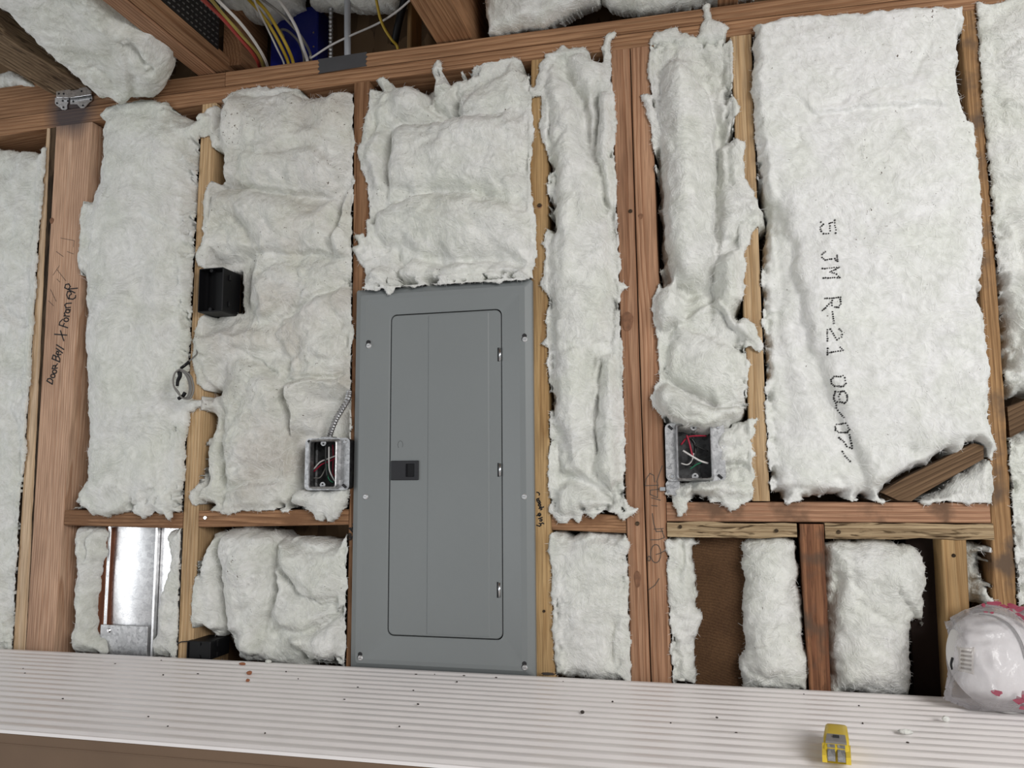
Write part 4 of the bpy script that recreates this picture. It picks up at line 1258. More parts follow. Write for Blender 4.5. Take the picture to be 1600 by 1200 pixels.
def writing(name, strokes, conv, w, mat, parent, label):
    mb = MB()
    for s in strokes:
        stroke_mesh(mb, [conv(*p) for p in s], w, lambda u, v: 0.0)
    o = mb.build(name, mat, parent)
    o['label'] = label
    return o


def loop(cx, cy, rx, ry=None, n=9, a0=0):
    ry = ry or rx
    return [(cx + rx * math.cos(a0 + 6.283 * i / n), cy + ry * math.sin(a0 + 6.283 * i / n)) for i in range(n + 1)]


# "DOOR BELL X FORANER" on the post
writing('handwriting', [
    [(140, 1050), (165, 1066), (192, 1082)], [(140, 1052), (150, 1032), (172, 1028), (196, 1046), (192, 1082)],
    loop(197, 1005, 20, 17), loop(213, 965, 20, 17), [(190, 938), (240, 930)], [(190, 938), (200, 908), (222, 908), (216, 934)], [(220, 918), (240, 890)],
    [(188, 842), (262, 874)], [(190, 842), (200, 808), (222, 818), (226, 852)], [(224, 826), (250, 822), (262, 846), (260, 872)],
    [(245, 806), (252, 780), (236, 772), (228, 792), (244, 810), (272, 802)], [(228, 745), (288, 790)], [(230, 712), (300, 757)],
    [(212, 614), (328, 622)], [(268, 580), (284, 630), (300, 676)],
    [(256, 526), (336, 553)], [(256, 526), (262, 500), (288, 474)], [(290, 540), (304, 512)],
    loop(322, 478, 22, 18), [(300, 442), (352, 446)], [(312, 442), (304, 418), (312, 408)], loop(336, 398, 20, 16), [(318, 384), (362, 384)],
    [(316, 368), (362, 362)], [(322, 366), (308, 340), (322, 326), (372, 322)],
    [(350, 285), (352, 250), (370, 238), (362, 212), (336, 214), (326, 244), (340, 280), (384, 286), (408, 270), (410, 250)],
    [(308, 178), (404, 226)], [(308, 178), (316, 148), (346, 142), (360, 168), (338, 196)], [(350, 190), (428, 182)]],
    lambda a, b: (50 + a / 6.0, 420 + b / 6.0), .0015, INK, post, 'black handwriting reading DOOR BELL X FORANER')
writing('pencil_marks', [[(95, 372), (105, 374), (116, 376), (115, 386)], [(88, 393), (99, 401)], [(105, 393), (115, 397)], [(93, 415), (83, 430)], [(89, 421), (103, 439)], [(89, 436), (94, 441)], [(79, 452), (88, 471)], [(84, 478), (76, 470)]],
        lambda a, b: (a, b), .0005, PENCIL, post, 'faint pencil marks')
# "WAFL" and "UP Ref" on the stud left of the panel
cv = lambda a, b: (530 + a / 17.14, 490 + b / 17.14)
writing('handwriting', [[(405, 620), (440, 664), (478, 664), (496, 640), (470, 606), (512, 612), (526, 588)], [(446, 540), (500, 560), (540, 530), (470, 500), (455, 470)], [(490, 545), (486, 500)], [(480, 455), (545, 500)], [(480, 455), (476, 395), (500, 385)], [(508, 470), (512, 430)], [(545, 420), (520, 400)], [(556, 380), (552, 340), (475, 346)]],
        cv, .0012, INK, stud3, 'black handwriting reading WAFL')
cv = lambda a, b: (530 + a / 17.14, 790 + b / 17.14)
writing('handwriting', [[(245, 896), (285, 920), (322, 910), (318, 880), (270, 838)], [(345, 872), (258, 770)], [(258, 770), (278, 744), (310, 760), (318, 790), (300, 806)], [(345, 864), (392, 862)], [(338, 826), (402, 832)],
        [(372, 718), (268, 610)], [(268, 610), (300, 598), (338, 640), (330, 662)], [(340, 668), (374, 716), (410, 668)], [(345, 600), (378, 640), (392, 590), (350, 580), (360, 620), (410, 650)], [(372, 520), (445, 575)], [(372, 520), (370, 480)], [(410, 540), (420, 500), (455, 530)], [(430, 400), (450, 430), (440, 470), (462, 500)]],
        cv, .0012, INK, stud3, 'black handwriting reading UP Ref')
cv = lambda a, b: (821 + a / 10.0, 740 + b / 10.0)
writing('handwriting', [[(178, 292), (205, 296), (222, 318), (214, 338)], [(178, 400), (215, 384)], [(180, 398), (182, 430), (210, 420), (200, 392)], [(196, 448), (230, 440), (218, 416)], [(196, 448), (218, 472), (238, 450)], loop(222, 490, 18, 15), [(212, 548), (246, 516)], [(220, 520), (240, 548)], [(240, 568), (262, 552)], [(236, 540), (286, 520)],
        [(178, 656), (236, 640)], loop(220, 640, 20, 22), [(204, 704), (266, 684)], [(222, 736), (250, 742), (264, 722)], [(230, 712), (262, 716)], [(176, 806), (222, 822), (244, 806), (236, 782), (212, 776)], [(236, 786), (268, 770), (290, 784)]],
        cv, .0012, INK, stud4, 'black handwriting reading CABOTT Plug')
cv = lambda a, b: (990 + a / 5.71, 720 + b / 5.71)
writing('pencil_marks', [loop(198, 828, 46, 82, 14), [(200, 836), (240, 824), (288, 796)], loop(138, 872, 12, 22, 8), [(150, 705), (220, 704), (270, 688)], [(250, 610), (262, 650), (275, 685)], [(180, 610), (266, 604)], [(168, 470), (180, 560), (202, 632), (262, 628)],
        [(160, 398), (212, 404)], [(148, 300), (212, 328)], [(148, 300), (150, 262), (222, 254)], [(212, 190), (214, 330)], [(104, 222), (112, 160), (146, 112), (180, 130), (188, 190)], [(104, 222), (222, 218)], [(205, 190), (228, 120), (256, 44)], [(160, 330), (240, 352)], [(135, 1150), (190, 1110), (228, 1050)]],
        cv, .0008, PENCIL, stud5, 'dark pencil scrawl reading QUAR')
# dotted print on the big batt
c6 = lambda a, b: (1260 + a / 6.0, 330 + b / 6.0)
c7 = lambda a, b: (1260 + a / 5.45, 520 + b / 5.45)
PRINT = [(c6, s) for s in [
    [(268, 85), (268, 135), (277, 175), (275, 205)], [(265, 88), (245, 105), (213, 118), (220, 140), (222, 185), (207, 210), (160, 212), (138, 190), (132, 150), (157, 125), (135, 103)],
    [(175, 380), (147, 405), (148, 435), (178, 460), (235, 448), (265, 445), (290, 470)], [(288, 415), (292, 470)],
    [(150, 540), (305, 527)], [(295, 534), (275, 545), (220, 572), (280, 590), (300, 612)], [(158, 628), (310, 622)],
    [(175, 820), (318, 808)], [(318, 808), (320, 870), (300, 902), (265, 900), (240, 885), (240, 815)], [(225, 858), (180, 908), (150, 930)], [(243, 945), (258, 1050)],
    [(195, 1110), (198, 1215)], [(225, 1105), (262, 1165), (285, 1208), (330, 1180), (332, 1130), (308, 1104)]]]
PRINT += [(c7, s) for s in [
    [(182, 135), (180, 185)], [(180, 170), (250, 162), (312, 150)], [(312, 150), (288, 122)],
    [(235, 372), (290, 372), (312, 365), (328, 385), (335, 430), (315, 457), (240, 455), (215, 435), (210, 400), (235, 372)],
    [(290, 503), (320, 498), (345, 530), (348, 580), (322, 600), (285, 590), (275, 545), (290, 503)], [(245, 500), (232, 550), (240, 580), (262, 590)], [(290, 503), (245, 500)],
    [(250, 600), (252, 640), (280, 680), (320, 722)],
    [(258, 780), (330, 770), (350, 790), (365, 825), (345, 848), (275, 850), (248, 830), (245, 800), (258, 780)],
    [(365, 870), (378, 920), (390, 985)], [(280, 895), (320, 930), (345, 970), (390, 985)], [(305, 1010), (330, 1050), (370, 1095)]]]
pm = MB()
for cvf, s in PRINT:
    pts = [cvf(*p) for p in s]
    for i in range(len(pts) - 1):
        (ax, ay), (bx, by) = pts[i], pts[i + 1]
        n = max(1, int(round(math.hypot(bx - ax, by - ay) / 3.6)))
        for k in range(n + (1 if i == len(pts) - 2 else 0)):
            t = k / n
            x, y = ax + (bx - ax) * t + random.uniform(-.35, .35), ay + (by - ay) * t + random.uniform(-.35, .35)
            u, v = WALL.uv(x, y)
            # slide along the line of sight onto the wool
            for _ in range(3):
                hh = height('G', u, v)
                p = at(x, y, -hh)
                u, v = p[0], p[2]
            r = random.uniform(.0014, .0021)
            q = []
            for a in np.arange(6) * math.pi / 3:
                uu, vv = u + r * math.cos(a), v + r * math.sin(a)
                q.append((uu, -height('G', uu, vv) - .0009, vv))
            pm.add(q, [tuple(range(6))])
g_obj = [o for o in COL.objects if o.get('label', '') == 'big flat batt with black dotted printing'][0]
pr_ = pm.build('dotted_print', INK, g_obj)
pr_['label'] = 'black dotted printing reading 5 JM R-21 08-07'
pr_['kind'] = 'stuff'

# ------------------------------------------------------------------ grey electrical panel
px0, px1, pz0, pz1 = -.4235, -.0325, .880, 1.677
pan = empty('electrical_panel', ((px0 + px1) / 2, 0, pz0))
tag(pan, 'grey steel electrical panel with closed door between two studs', 'electrical panel')


def rrect(x0, x1, z0, z1, r, y, n=5):
    out = []
    for cx, cz, a0 in ((x1 - r, z1 - r, 0), (x0 + r, z1 - r, 90), (x0 + r, z0 + r, 180), (x1 - r, z0 + r, 270)):
        for k in range(n + 1):
            a = math.radians(a0 + 90 * k / n)
            out.append((cx + r * math.cos(a), y, cz + r * math.sin(a)))
    return out


dx0, dx1 = at(609, 600, -.016)[0], at(783, 600, -.016)[0]
dz1, dz0 = at(700, 487, -.016)[2], at(700, 997, -.016)[2]
m = MB()
m.rings([rrect(px0, px1, pz0, pz1, .004, -.001), rrect(px0, px1, pz0, pz1, .005, -.012), rrect(px0 + .0025, px1 - .0025, pz0 + .0025, pz1 - .0025, .006, -.014),
         rrect(px0 + .014, px1 - .014, pz0 + .014, pz1 - .014, .007, -.0215), rrect(px0 + .026, px1 - .026, pz0 + .022, pz1 - .024, .010, -.0215),
         rrect(dx0 - .004, dx1 + .004, dz0 - .004, dz1 + .004, .014, -.0122), rrect(dx0 - .001, dx1 + .001, dz0 - .001, dz1 + .001, .013, -.0112), rrect(dx0 - .001, dx1 + .001, dz0 - .001, dz1 + .001, .013, -.001)])
m.build('cover', PANEL_GREY, pan)
# door with two pressed vertical creases
door_m = MB()
cr1, cr2 = at(667, 700, -.016)[0], at(764, 700, -.016)[0]
door_m.rings([rrect(dx0 + .0012, dx1 - .0012, dz0 + .0012, dz1 - .0012, .012, -.004), rrect(dx0 + .0012, dx1 - .0012, dz0 + .0012, dz1 - .0012, .012, -.0162),
              rrect(dx0 + .0026, dx1 - .0026, dz0 + .0026, dz1 - .0026, .011, -.0176)], False, True)
door = door_m.build('door', PANEL_GREY, pan)
SHIFT_Y = .0052      # the door lies in the recess of the cover
mm = MB()
za, zb = dz0 + .006, dz1 - .006
mm.add([(cr1, -.0175, za), (cr1 + .0022, -.0192, za), (cr2 - .0022, -.0192, za), (cr2, -.0175, za), (cr1, -.0175, zb), (cr1 + .0022, -.0192, zb), (cr2 - .0022, -.0192, zb), (cr2, -.0175, zb)],
       [(0, 1, 5, 4), (1, 2, 6, 5), (2, 3, 7, 6), (0, 4, 7, 3), (0, 3, 2, 1), (4, 5, 6, 7)])
mm.build('raised_field', PANEL_GREY, door)
a, b_ = at(610, 720, -.018), at(653, 750, -.018)
lx0, lx1, lz0, lz1 = a[0], b_[0], b_[2], a[2]
# latch: frame with a real finger well
hx0, hx1 = lx0 + (lx1 - lx0) * .54, lx0 + (lx1 - lx0) * .86
hz0, hz1 = lz0 + (lz1 - lz0) * .16, lz0 + (lz1 - lz0) * .84
lm = MB()
lm.rings([rrect(lx0, lx1, lz0, lz1, .001, -.017, 1), rrect(lx0, lx1, lz0, lz1, .001, -.0205, 1), rrect(lx0 + .001, lx1 - .001, lz0 + .001, lz1 - .001, .001, -.0215, 1),
          rrect(hx0, hx1, hz0, hz1, .001, -.0215, 1), rrect(hx0 + .001, hx1 - .001, hz0 + .001, hz1 - .001, .001, -.0178, 1)], True, True)
lat = lm.build('latch', CHAR, door)
MB().box(hx0 + .0012, hx1 - .0012, -.0182, -.0176, hz0 + .0012, hz1 - .0012).build('finger_well', BLACK, lat)
a = at(624, 695, -.018)
k = MB()
k.tube([(a[0] + .0055 * math.cos(t), -.0177, a[2] + .0085 * math.sin(t)) for t in np.linspace(-.6, 3.9, 9)], .0003, 4, 2)
k.build('knockout_ring', GALV_DARK, door)
for (a, b1, b2) in ((780, 543, 563), (780, 724, 744), (779, 911, 934)):
    p, q = at(a, b1, -.02), at(a, b2, -.02)
    x = p[0]
    h_ = MB().rings([[(x + .0028 * math.cos(t), -.0185 + .0028 * math.sin(t), z) for t in np.arange(10) * .6283] for z in (q[2], p[2])], True, True)
    hg = h_.build('hinge', CHROME, pan, True)
    MB().box(x - .0052, x - .0022, -.0183, -.016, q[2] - .001, p[2] + .001).build('hinge_slot', BLACK, hg)
for o in [door] + [o for o in pan.children if o.name.startswith('hinge')]:
    o.matrix_basis = Matrix.Translation(Vector((0, SHIFT_Y, 0))) @ o.matrix_basis
ZINC = simple('zinc_screw', (.86, .86, .87), .28, .75)
for (a, b1, hole, sgn) in ((576, 538, 1, 1), (820, 528, 1, 1), (571, 776, 0, 0), (819, 776, 0, 0), (563, 1026, 1, 1), (820, 1041, 1, 1)):
    p = at(a, b1, -.022)
    x, z = p[0], p[2]
    yb = -.0215 if b1 < 1000 else -.0212
    s = MB().disc((x, z - (.003 if hole else 0)), .0056, yb - .003, yb + .004, 14, .0016).build('screw', ZINC, pan, False)
    sl = MB().box(x - .0034, x + .0034, yb - .0033, yb - .0028, z - (.0034 if hole else .0004), z - (.0026 if hole else -.0004)).build('slot', GALV_DARK, s)
    if hole:
        MB().disc((x - .001, z + .0045), .0048, yb - .0005, yb + .002, 14).disc((x - .0015, z - .002), .0056, yb - .0004, yb + .002, 14).build('keyhole', GALV_DARK, pan)

# ------------------------------------------------------------------ metal boxes


def metal_box(px_c, w, h, ow, oh, ox, label, yf, ztop_cut=None):
    p = at(*px_c, yf)
    cx, cz = p[0], p[2]
    root = empty('junction_box', (cx, .05, cz))
    tag(root, label, 'junction box')
    x0, x1, z0, z1 = cx - w / 2, cx + w / 2, cz - h / 2, cz + h / 2
    ax0, ax1, az0, az1 = cx + ox - ow / 2, cx + ox + ow / 2, cz - oh / 2, cz + oh / 2
    t = .0018
    m = MB()
    m.rings([rrect(x0, x1, z0, z1, .010, yf + t), rrect(x0, x1, z0, z1, .010, yf), rrect(ax0 - .006, ax1 + .006, az0 - .006, az1 + .006, .008, yf),
             rrect(ax0 - .003, ax1 + .003, az0 - .003, az1 + .003, .006, yf - .013), rrect(ax0 - .001, ax1 + .001, az0 - .001, az1 + .001, .005, yf - .0145), rrect(ax0, ax1, az0, az1, .004, yf - .013), rrect(ax0, ax1, az0, az1, .004, yf + .004)])
    m.build('mud_ring', STEEL, root)
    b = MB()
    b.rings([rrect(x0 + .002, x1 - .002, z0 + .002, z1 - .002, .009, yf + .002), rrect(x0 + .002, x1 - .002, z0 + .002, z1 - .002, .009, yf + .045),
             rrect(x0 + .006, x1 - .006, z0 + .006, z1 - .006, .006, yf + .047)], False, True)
    b.build('box_body', STEEL_SHADED, root)
    # slots and screws in the corners
    for sx_, sz_ in ((-1, -1), (1, -1), (-1, 1), (1, 1)):
        qx, qz = cx + sx_ * (w / 2 - .011), cz + sz_ * (h / 2 - .009)
        if sx_ * sz_ > 0:
            MB().disc((qx, qz), .0042, yf - .0025, yf + .001, 12, .001).build('screw', CHROME, root)
        else:
            ang = .8 * sx_ * -1 * sz_
            MB().tube([(qx - .005 * sx_ * .7, yf - .0006, qz + .004 * sz_ * -1 * .7), (qx + .004 * sx_, yf - .0006, qz + .004 * sz_)], .0026, 8, 2).build('slot', GALV_DARK, root)
    for sz_ in (-1, 1):
        ear = MB().disc((cx + ox, cz + sz_ * (oh / 2 - .003)), .0062, yf - .011, yf - .009, 14).build('screw_ear', STEEL, root)
        MB().disc((cx + ox, cz + sz_ * (oh / 2 - .0045)), .0020, yf - .0114, yf - .009, 10).build('hole', GALV_DARK, ear)
    return root, (ax0, ax1, az0, az1, cx, cz)


def wire(parent, pts, r, mat, y):
    P = [at(a, b, y + (c[0] if c else 0)) for a, b, *c in pts]
    return MB().tube(P, r, 7, 6).build('wire', mat, parent, True)


YB = -.030
bl, G1 = metal_box((511, 725), .103, .110, .058, .094, -.004, 'square metal box with raised ring left of the panel', YB)
wire(bl, [(514, 698), (514, 720), (515, 735), (521, 748), (524, 752)], .0016, C_WHT, YB + .012)
wire(bl, [(520, 695), (521, 715), (520, 738), (524, 745)], .0016, C_WRED, YB + .022)
wire(bl, [(490, 733), (500, 722), (512, 717), (525, 712)], .0016, C_WHT, YB + .018)
wire(bl, [(490, 737), (502, 726), (514, 721), (526, 715)], .0015, C_WRED, YB + .02)
wire(bl, [(490, 747), (500, 746), (507, 735), (510, 726)], .0014, C_GRY, YB + .02)
wire(bl, [(510, 725), (511, 740), (515, 750), (521, 754)], .0014, C_GRN, YB + .016)
wire(bl, [(509, 695), (509, 725), (511, 745)], .0018, C_BLK, YB + .010)
# clamp connector and armoured conduit running up behind the stud
cp = at(514, 686, YB + .02)
MB().box(cp[0] - .014, cp[0] + .014, cp[1] - .012, cp[1] + .012, cp[2] - .006, cp[2] + .005, .002).build('clamp', STEEL, bl)
P = [at(514, 686, YB + .02), at(518, 672, YB + .018), at(525, 655, YB + .016), at(534, 640, YB + .014), at(543, 625, YB + .016), at(546, 612, YB + .03)]
mc = MB().tube(P, .0062, 10, 8, rib=.13)
o = mc.build('armoured_conduit', STEEL, None, False)
tag(o, 'ribbed flexible steel conduit entering the left metal box', 'conduit')

br, G2 = metal_box((1086, 706), .112, .112, .060, .100, -.001, 'square metal box with red wires right of the doubled stud', -.012)
YR = -.012
wire(br, [(1064, 695), (1075, 683), (1090, 681), (1104, 681)], .0017, C_WRED, YR + .012)
wire(br, [(1073, 680), (1077, 692), (1081, 708), (1083, 712)], .0019, C_WRED, YR + .006)
wire(br, [(1067, 704), (1080, 712), (1094, 720), (1107, 724)], .0020, C_WHT, YR + .004)
wire(br, [(1064, 724), (1074, 726), (1081, 720), (1084, 708)], .0015, C_WHT, YR + .018)
wire(br, [(1078, 733), (1088, 726), (1097, 722)], .0013, C_GRN, YR + .008)
wire(br, [(1080, 728), (1086, 715), (1086, 695), (1080, 685)], .0032, C_BLK, YR + .022)
wire(br, [(1083, 694), (1095, 700), (1106, 705)], .0018, C_BLK, YR + .012)
wire(br, [(1090, 716), (1098, 713), (1104, 711)], .0012, C_BLK, YR + .014)
# nailing flange that reaches to the stud
p = at(1041, 768, -.006)
MB().prism([(q[0], q[2]) for q in (at(a, b, -.006) for a, b in ((1046, 746), (1062, 750), (1062, 775), (1042, 772), (1040, 756)))], -.006, -.004).build('bracket_flange', STEEL, br)
p = at(1035, 764, -.004)
MB().box(p[0] - .005, p[0] + .006, -.007, -.001, p[2] - .004, p[2] + .004, .001).build('bracket_tab', CHROME, br)

# ------------------------------------------------------------------ black plastic boxes


def black_box(x0, x1, z0, z1, y0, y1, label, fill=.03):
    root = empty('outlet_box', ((x0 + x1) / 2, y1, z0))
    tag(root, label, 'outlet box')
    t = .0025
    m = MB()
    m.rings([rrect(x0, x1, z0, z1, .003, y1 - .002, 2), rrect(x0, x1, z0, z1, .003, y0 + .001, 2), rrect(x0 + .001, x1 - .001, z0 + .001, z1 - .001, .003, y0, 2),
             rrect(x0 + t, x1 - t, z0 + t, z1 - t, .002, y0, 2), rrect(x0 + t, x1 - t, z0 + t, z1 - t, .002, y1 - t, 2)], True, True)
    m.build('shell', BLACK, root)
    MB().box(x0 + .0026, x1 - .0026, y0 + fill, y1 - .003, z0 + .0026, z1 - .0026).build('back_fill', BLACK, root)
    for zz in (z0 + (z1 - z0) * .2, z0 + (z1 - z0) * .8):
        MB().box(x1 - .001, x1 + .004, y0 + .02, y0 + .028, zz - .006, zz + .006, .001).build('side_lug', BLACK, root)
    for zz in (z0 + .006, z1 - .006):
        MB().disc(((x0 + x1) / 2, zz), .0042, y0 + .001, y0 + .012, 10).build('screw_boss', BLACK, root)
    return root


a, b_ = at(311, 420, -.03), at(347, 486, -.03)
bb = black_box(a[0], b_[0], b_[2], a[2], -.030, .042, 'black plastic outlet box in the dusty crumpled batt')
_q = np.polyval(s2l, a[2]) + .0395
MB().box(a[0] + .0026, max(_q, a[0] + .01), -.008, .0, b_[2] + .0026, a[2] - .0026).build('inner_wall', BLACK, bb)
cxp = at(341, 440, .012)
MB().rings([[(cxp[0] + r_ * math.cos(t), .012 + r_ * math.sin(t), z) for t in np.arange(8) * .785] for r_, z in ((.0045, cxp[2] - .012), (.004, cxp[2] - .004), (.0015, cxp[2] + .006))], True, True).build('wire_nut', C_WRED, bb)
wire(bb, [(339, 448), (338, 458), (339, 470)], .0012, C_WHT, .010)
wire(bb, [(343, 452), (340, 464), (341, 478)], .0012, C_WHT, .012)
a, b_ = at(292, 1001, -.014), at(328, 1032, -.014)
bb2 = black_box(a[0], b_[0], b_[2], a[2], -.014, .060, 'black plastic outlet box low behind the ribbed panels', .003)
wire(bb2, [(278, 1006), (283, 1003), (293, 1002)], .0013, C_BLK, -.008)

# ------------------------------------------------------------------ coil of grey wire
coil = empty('wire_coil', tuple(at(290, 590, -.04)))
tag(coil, 'grey low voltage wire coiled and tied at the pale stud', 'wire')
Yc = -.078
def cpx(l): return [at(260 + a / 10.91, 540 + b / 10.91, Yc + (c[0] if c else 0)) for a, b, *c in l]
MB().tube(cpx([(522, 10, .06), (522, 90, .055), (515, 150, .045), (440, 220, .02), (350, 300), (250, 390), (200, 430)]), .0019, 7, 8).build('lead', C_GRY, coil, True)
MB().tube(cpx([(385, 275), (330, 325), (250, 385)]), .0034, 8, 6).build('tape_wrap', BLACK, coil, True)
for dx, rr, dy in ((0, 0, 0), (35, 10, -10), (70, 22, -24), (18, 5, 4)):
    pts = [(170, 440), (250, 430 + dy), (330 + dx, 500), (385 + dx, 640), (390 + dx, 780), (345 + dx * .8, 880 + rr), (270, 890), (195, 800 + dy), (130, 700), (115, 580), (140, 480), (170, 440)]
    MB().tube(cpx([(a, b, -.003 * (dx / 35)) for a, b in pts]), .0019, 7, 6).build('loop', C_GRY, coil, True)
MB().tube(cpx([(225, 450), (230, 520), (195, 600), (185, 690)]), lambda t: .0052 - .002 * t, 8, 5).build('tie', BLACK, coil, True)
MB().tube(cpx([(320, 800), (280, 860), (205, 905)]), .0040, 8, 5).build('tie', BLACK, coil, True)

# ------------------------------------------------------------------ shiny sheet metal in the low left bay
sh = empty('metal_sheet', (-1.02, .06, .88))
tag(sh, 'shiny galvanised metal sheet in the low left bay', 'sheet metal')
sx0, sx1, sxs = at(171, 900, .035)[0], at(286, 900, .035)[0], at(242, 900, .035)[0]
NU, NVv = 30, 12
V, Fq = [], []
xs = np.linspace(sx0, sxs, NU)
for j in range(NVv):
    z = .84 + (1.163 - .84) * j / (NVv - 1)
    for i, x in enumerate(xs):
        q = i / (NU - 1)
        V.append((x, .036 + .010 * (q - .42) ** 2 * 4 + .0012 * math.sin(5 * q + j * .7), z))
for j in range(NVv - 1):
    for i in range(NU - 1):
        Fq.append((j * NU + i, j * NU + i + 1, (j + 1) * NU + i + 1, (j + 1) * NU + i))
o = link('face', V, Fq, GALV, sh, True)
MB().box(sx0 - .006, sx0 + .002, .030, .08, .84, 1.163, .001).build('left_flange', GALV, sh)
MB().box(sxs, sxs + .006, .030, .045, .84, 1.163, .001).build('folded_seam', GALV, sh)
MB().box(sxs + .0075, sx1, .042, .044, .84, 1.163).build('right_panel', GALV, sh)
lz = at(200, 977, .028)[2]
MB().box(sx0 - .008, sxs - .004, .024, .027, .84, lz, .001).build('lower_strap', STEEL, sh)
p = at(170, 985, .024)
MB().disc((p[0], p[2]), .005, .021, .026, 12, .0015).build('screw', CHROME, sh)

# ------------------------------------------------------------------ framing clip, tape, plate with teeth
CLIPM = galv('clip_zinc', .62, .92, .36, 200)
clip = empty('framing_clip', tuple(at(113, 155, -.004)))
tag(clip, 'bent zinc framing clip between the old grey joist and the top plate', 'bracket')
def qpx(l, y): return [(p[0], p[2]) for p in (at(60 + a / 10, 120 + b / 10, y) for a, b in l)]
MB().prism(qpx([(262, 330), (480, 322), (480, 380), (450, 440), (450, 500), (420, 520), (370, 515), (345, 490), (290, 450), (262, 420)], -.003), -.0036, -.0018).build('left_leg', CLIPM, clip)
MB().prism(qpx([(500, 330), (830, 270), (845, 330), (835, 380), (800, 400), (745, 460), (715, 490), (660, 490), (605, 430), (500, 430)], -.003), -.0036, -.0018).build('right_leg', CLIPM, clip)
MB().prism(qpx([(285, 235), (330, 190), (470, 185), (520, 220), (640, 200), (650, 150), (700, 105), (745, 150), (835, 240), (830, 280), (500, 330), (285, 325)], -.012), -.0135, -.0115).build('upper_flange', CLIPM, clip)
for (a, b_, y) in ((320, 265, -.0138), (395, 265, -.0138), (415, 195, -.0138), (675, 225, -.0138), (695, 145, -.0138), (380, 375, -.004), (460, 378, -.004), (545, 385, -.004), (390, 475, -.004), (695, 448, -.004), (815, 355, -.004), (290, 412, -.004)):
    p = at(60 + a / 10, 120 + b_ / 10, y)
    MB().disc((p[0], p[2]), .0026, y - .0006, y + .0008, 8).build('nail_hole', GALV_DARK, clip)
# tape with pinked ends over the upper plate
zz = [(573, 83), (571, 86), (574, 88), (571, 92), (573, 95), (571, 99), (573, 103)]
zl = [(497, 115), (500, 111), (496, 108), (499, 104), (497, 101), (499, 98), (497, 95)]
tp = prism_px('tape_strip', [(497, 92.5), (573, 81)] + zz + zl, -.0012, .0, TAPE, wall, 'dark grey tape strip with zigzag ends')

per = empty('truss_plate', (-.766, -.15, 2.30))
tag(per, 'dark punched metal plate on the joist beside the red cable', 'plate')
MB().box(-.7672, -.7655, -.30, -.045, 2.262, 2.375).build('plate', simple('dark_plate', (.045, .043, .042), .5, .8), per)
tm = MB()
for j in range(8):
    for i in range(16):
        y0_, z0_ = -.292 + i * .0155, 2.268 + j * .0135
        tm.box(-.7655, -.7635, y0_, y0_ + .0075, z0_, z0_ + .0026)
o = tm.build('teeth', STEEL, per)
o['kind'] = 'stuff'

# ------------------------------------------------------------------ cables over the top plate


def cable(label, pts, r, mat, y0=.055, y1=-.12, name='cable', cat='cable', flat=None, rib=None, sub=8, group=None):
    n = len(pts)
    P = [at(a, b, y0 + (y1 - y0) * i / (n - 1)) for i, (a, b) in enumerate(pts)]
    P = [P[0] - np.array([0, -.004, .035])] + P
    o = MB().tube(P, r, 8, sub, rib).build(name, mat, None, not rib)
    return tag(o, label, cat, group)


cz_ = lambda a, b: (300 + a / 7.27, b / 7.27)
cable('red cable, leftmost of the cables over the top plate', [cz_(*p) for p in [(770, 770), (700, 620), (560, 450), (330, 190), (150, 20), (60, -60)]], .0042, C_RED, y0=.03, y1=-.36)
cable('olive yellow cable between the red cable and a white one', [cz_(*p) for p in [(820, 770), (740, 600), (600, 440), (360, 170), (230, 10), (150, -60)]], .0036, C_YGR, y0=.03, y1=-.36)
cable('white cable next to the olive yellow one', [cz_(*p) for p in [(858, 760), (800, 620), (680, 430), (520, 230), (300, 10), (240, -60)]], .0033, C_WHT, y0=.03, y1=-.36)
cable('bright yellow cable, left one of the yellow pair', [cz_(*p) for p in [(1095, 720), (1010, 520), (880, 290), (760, 120), (650, 0), (600, -60)]], .0040, C_YEL, y0=.05)
cable('bright yellow cable, right one of the yellow pair', [cz_(*p) for p in [(1150, 715), (1080, 530), (950, 290), (840, 120), (730, 0), (680, -60)]], .0040, C_YEL, y0=.047)
cable('thin white cable along the left of the yellow pair', [cz_(*p) for p in [(1045, 725), (960, 540), (860, 330), (800, 210), (740, 80), (700, -20)]], .0024, C_WHT, y0=.056)
cable('white cable rising straight beside the blue box', [cz_(*p) for p in [(1310, 690), (1260, 540), (1190, 330), (1080, 130), (980, -10), (940, -60)]], .0038, C_WHT, y0=.04)
cable('grey cable crossing behind the straight white one', [cz_(*p) for p in [(1345, 620), (1280, 480), (1180, 340), (1000, 150), (820, 10), (740, -60)]], .0034, C_GRY, y0=.06)
cable('grey cable bent into a short loop before the blue box', [cz_(*p) for p in [(1270, 640), (1220, 490), (1130, 385), (1060, 340), (1010, 345), (1040, 420)]], .0032, C_GRY, y0=.05, y1=.04)
o = MB().tube([at(*cz_(1345, 640), .05), at(487, 90, .04), at(515, 72, .03), at(545, 57, .03), at(590, 37, .03), at(620, 18, .0), at(645, -4, -.03), at(660, -20, -.05)], .0026, 8, 8).build('cable', C_WHT, None, True)
tag(o, 'thin white cable sweeping across in front of the pale grey pipe', 'cable')
cable('flat yellow cable twisting down right of the pipe', [(621, 74), (612, 62), (601, 45), (594, 28), (590, 10), (585, -15)], .0033, C_YEL, y0=.045, y1=-.02)
o = MB().tube([at(543, 92, .045), at(543, 50, .03), at(543, 0, .01), at(543, -20, 0)], .0078, 12, 6).build('pipe', C_CLR, None, True)
tag(o, 'pale grey plastic pipe standing behind the tape strip', 'pipe')
o = MB().tube([at(517, 98, .055), at(517, 50, .045), at(517, 0, .03), at(517, -20, .02)], .0048, 9, 16, rib=.14).build('armoured_cable', STEEL, None, False)
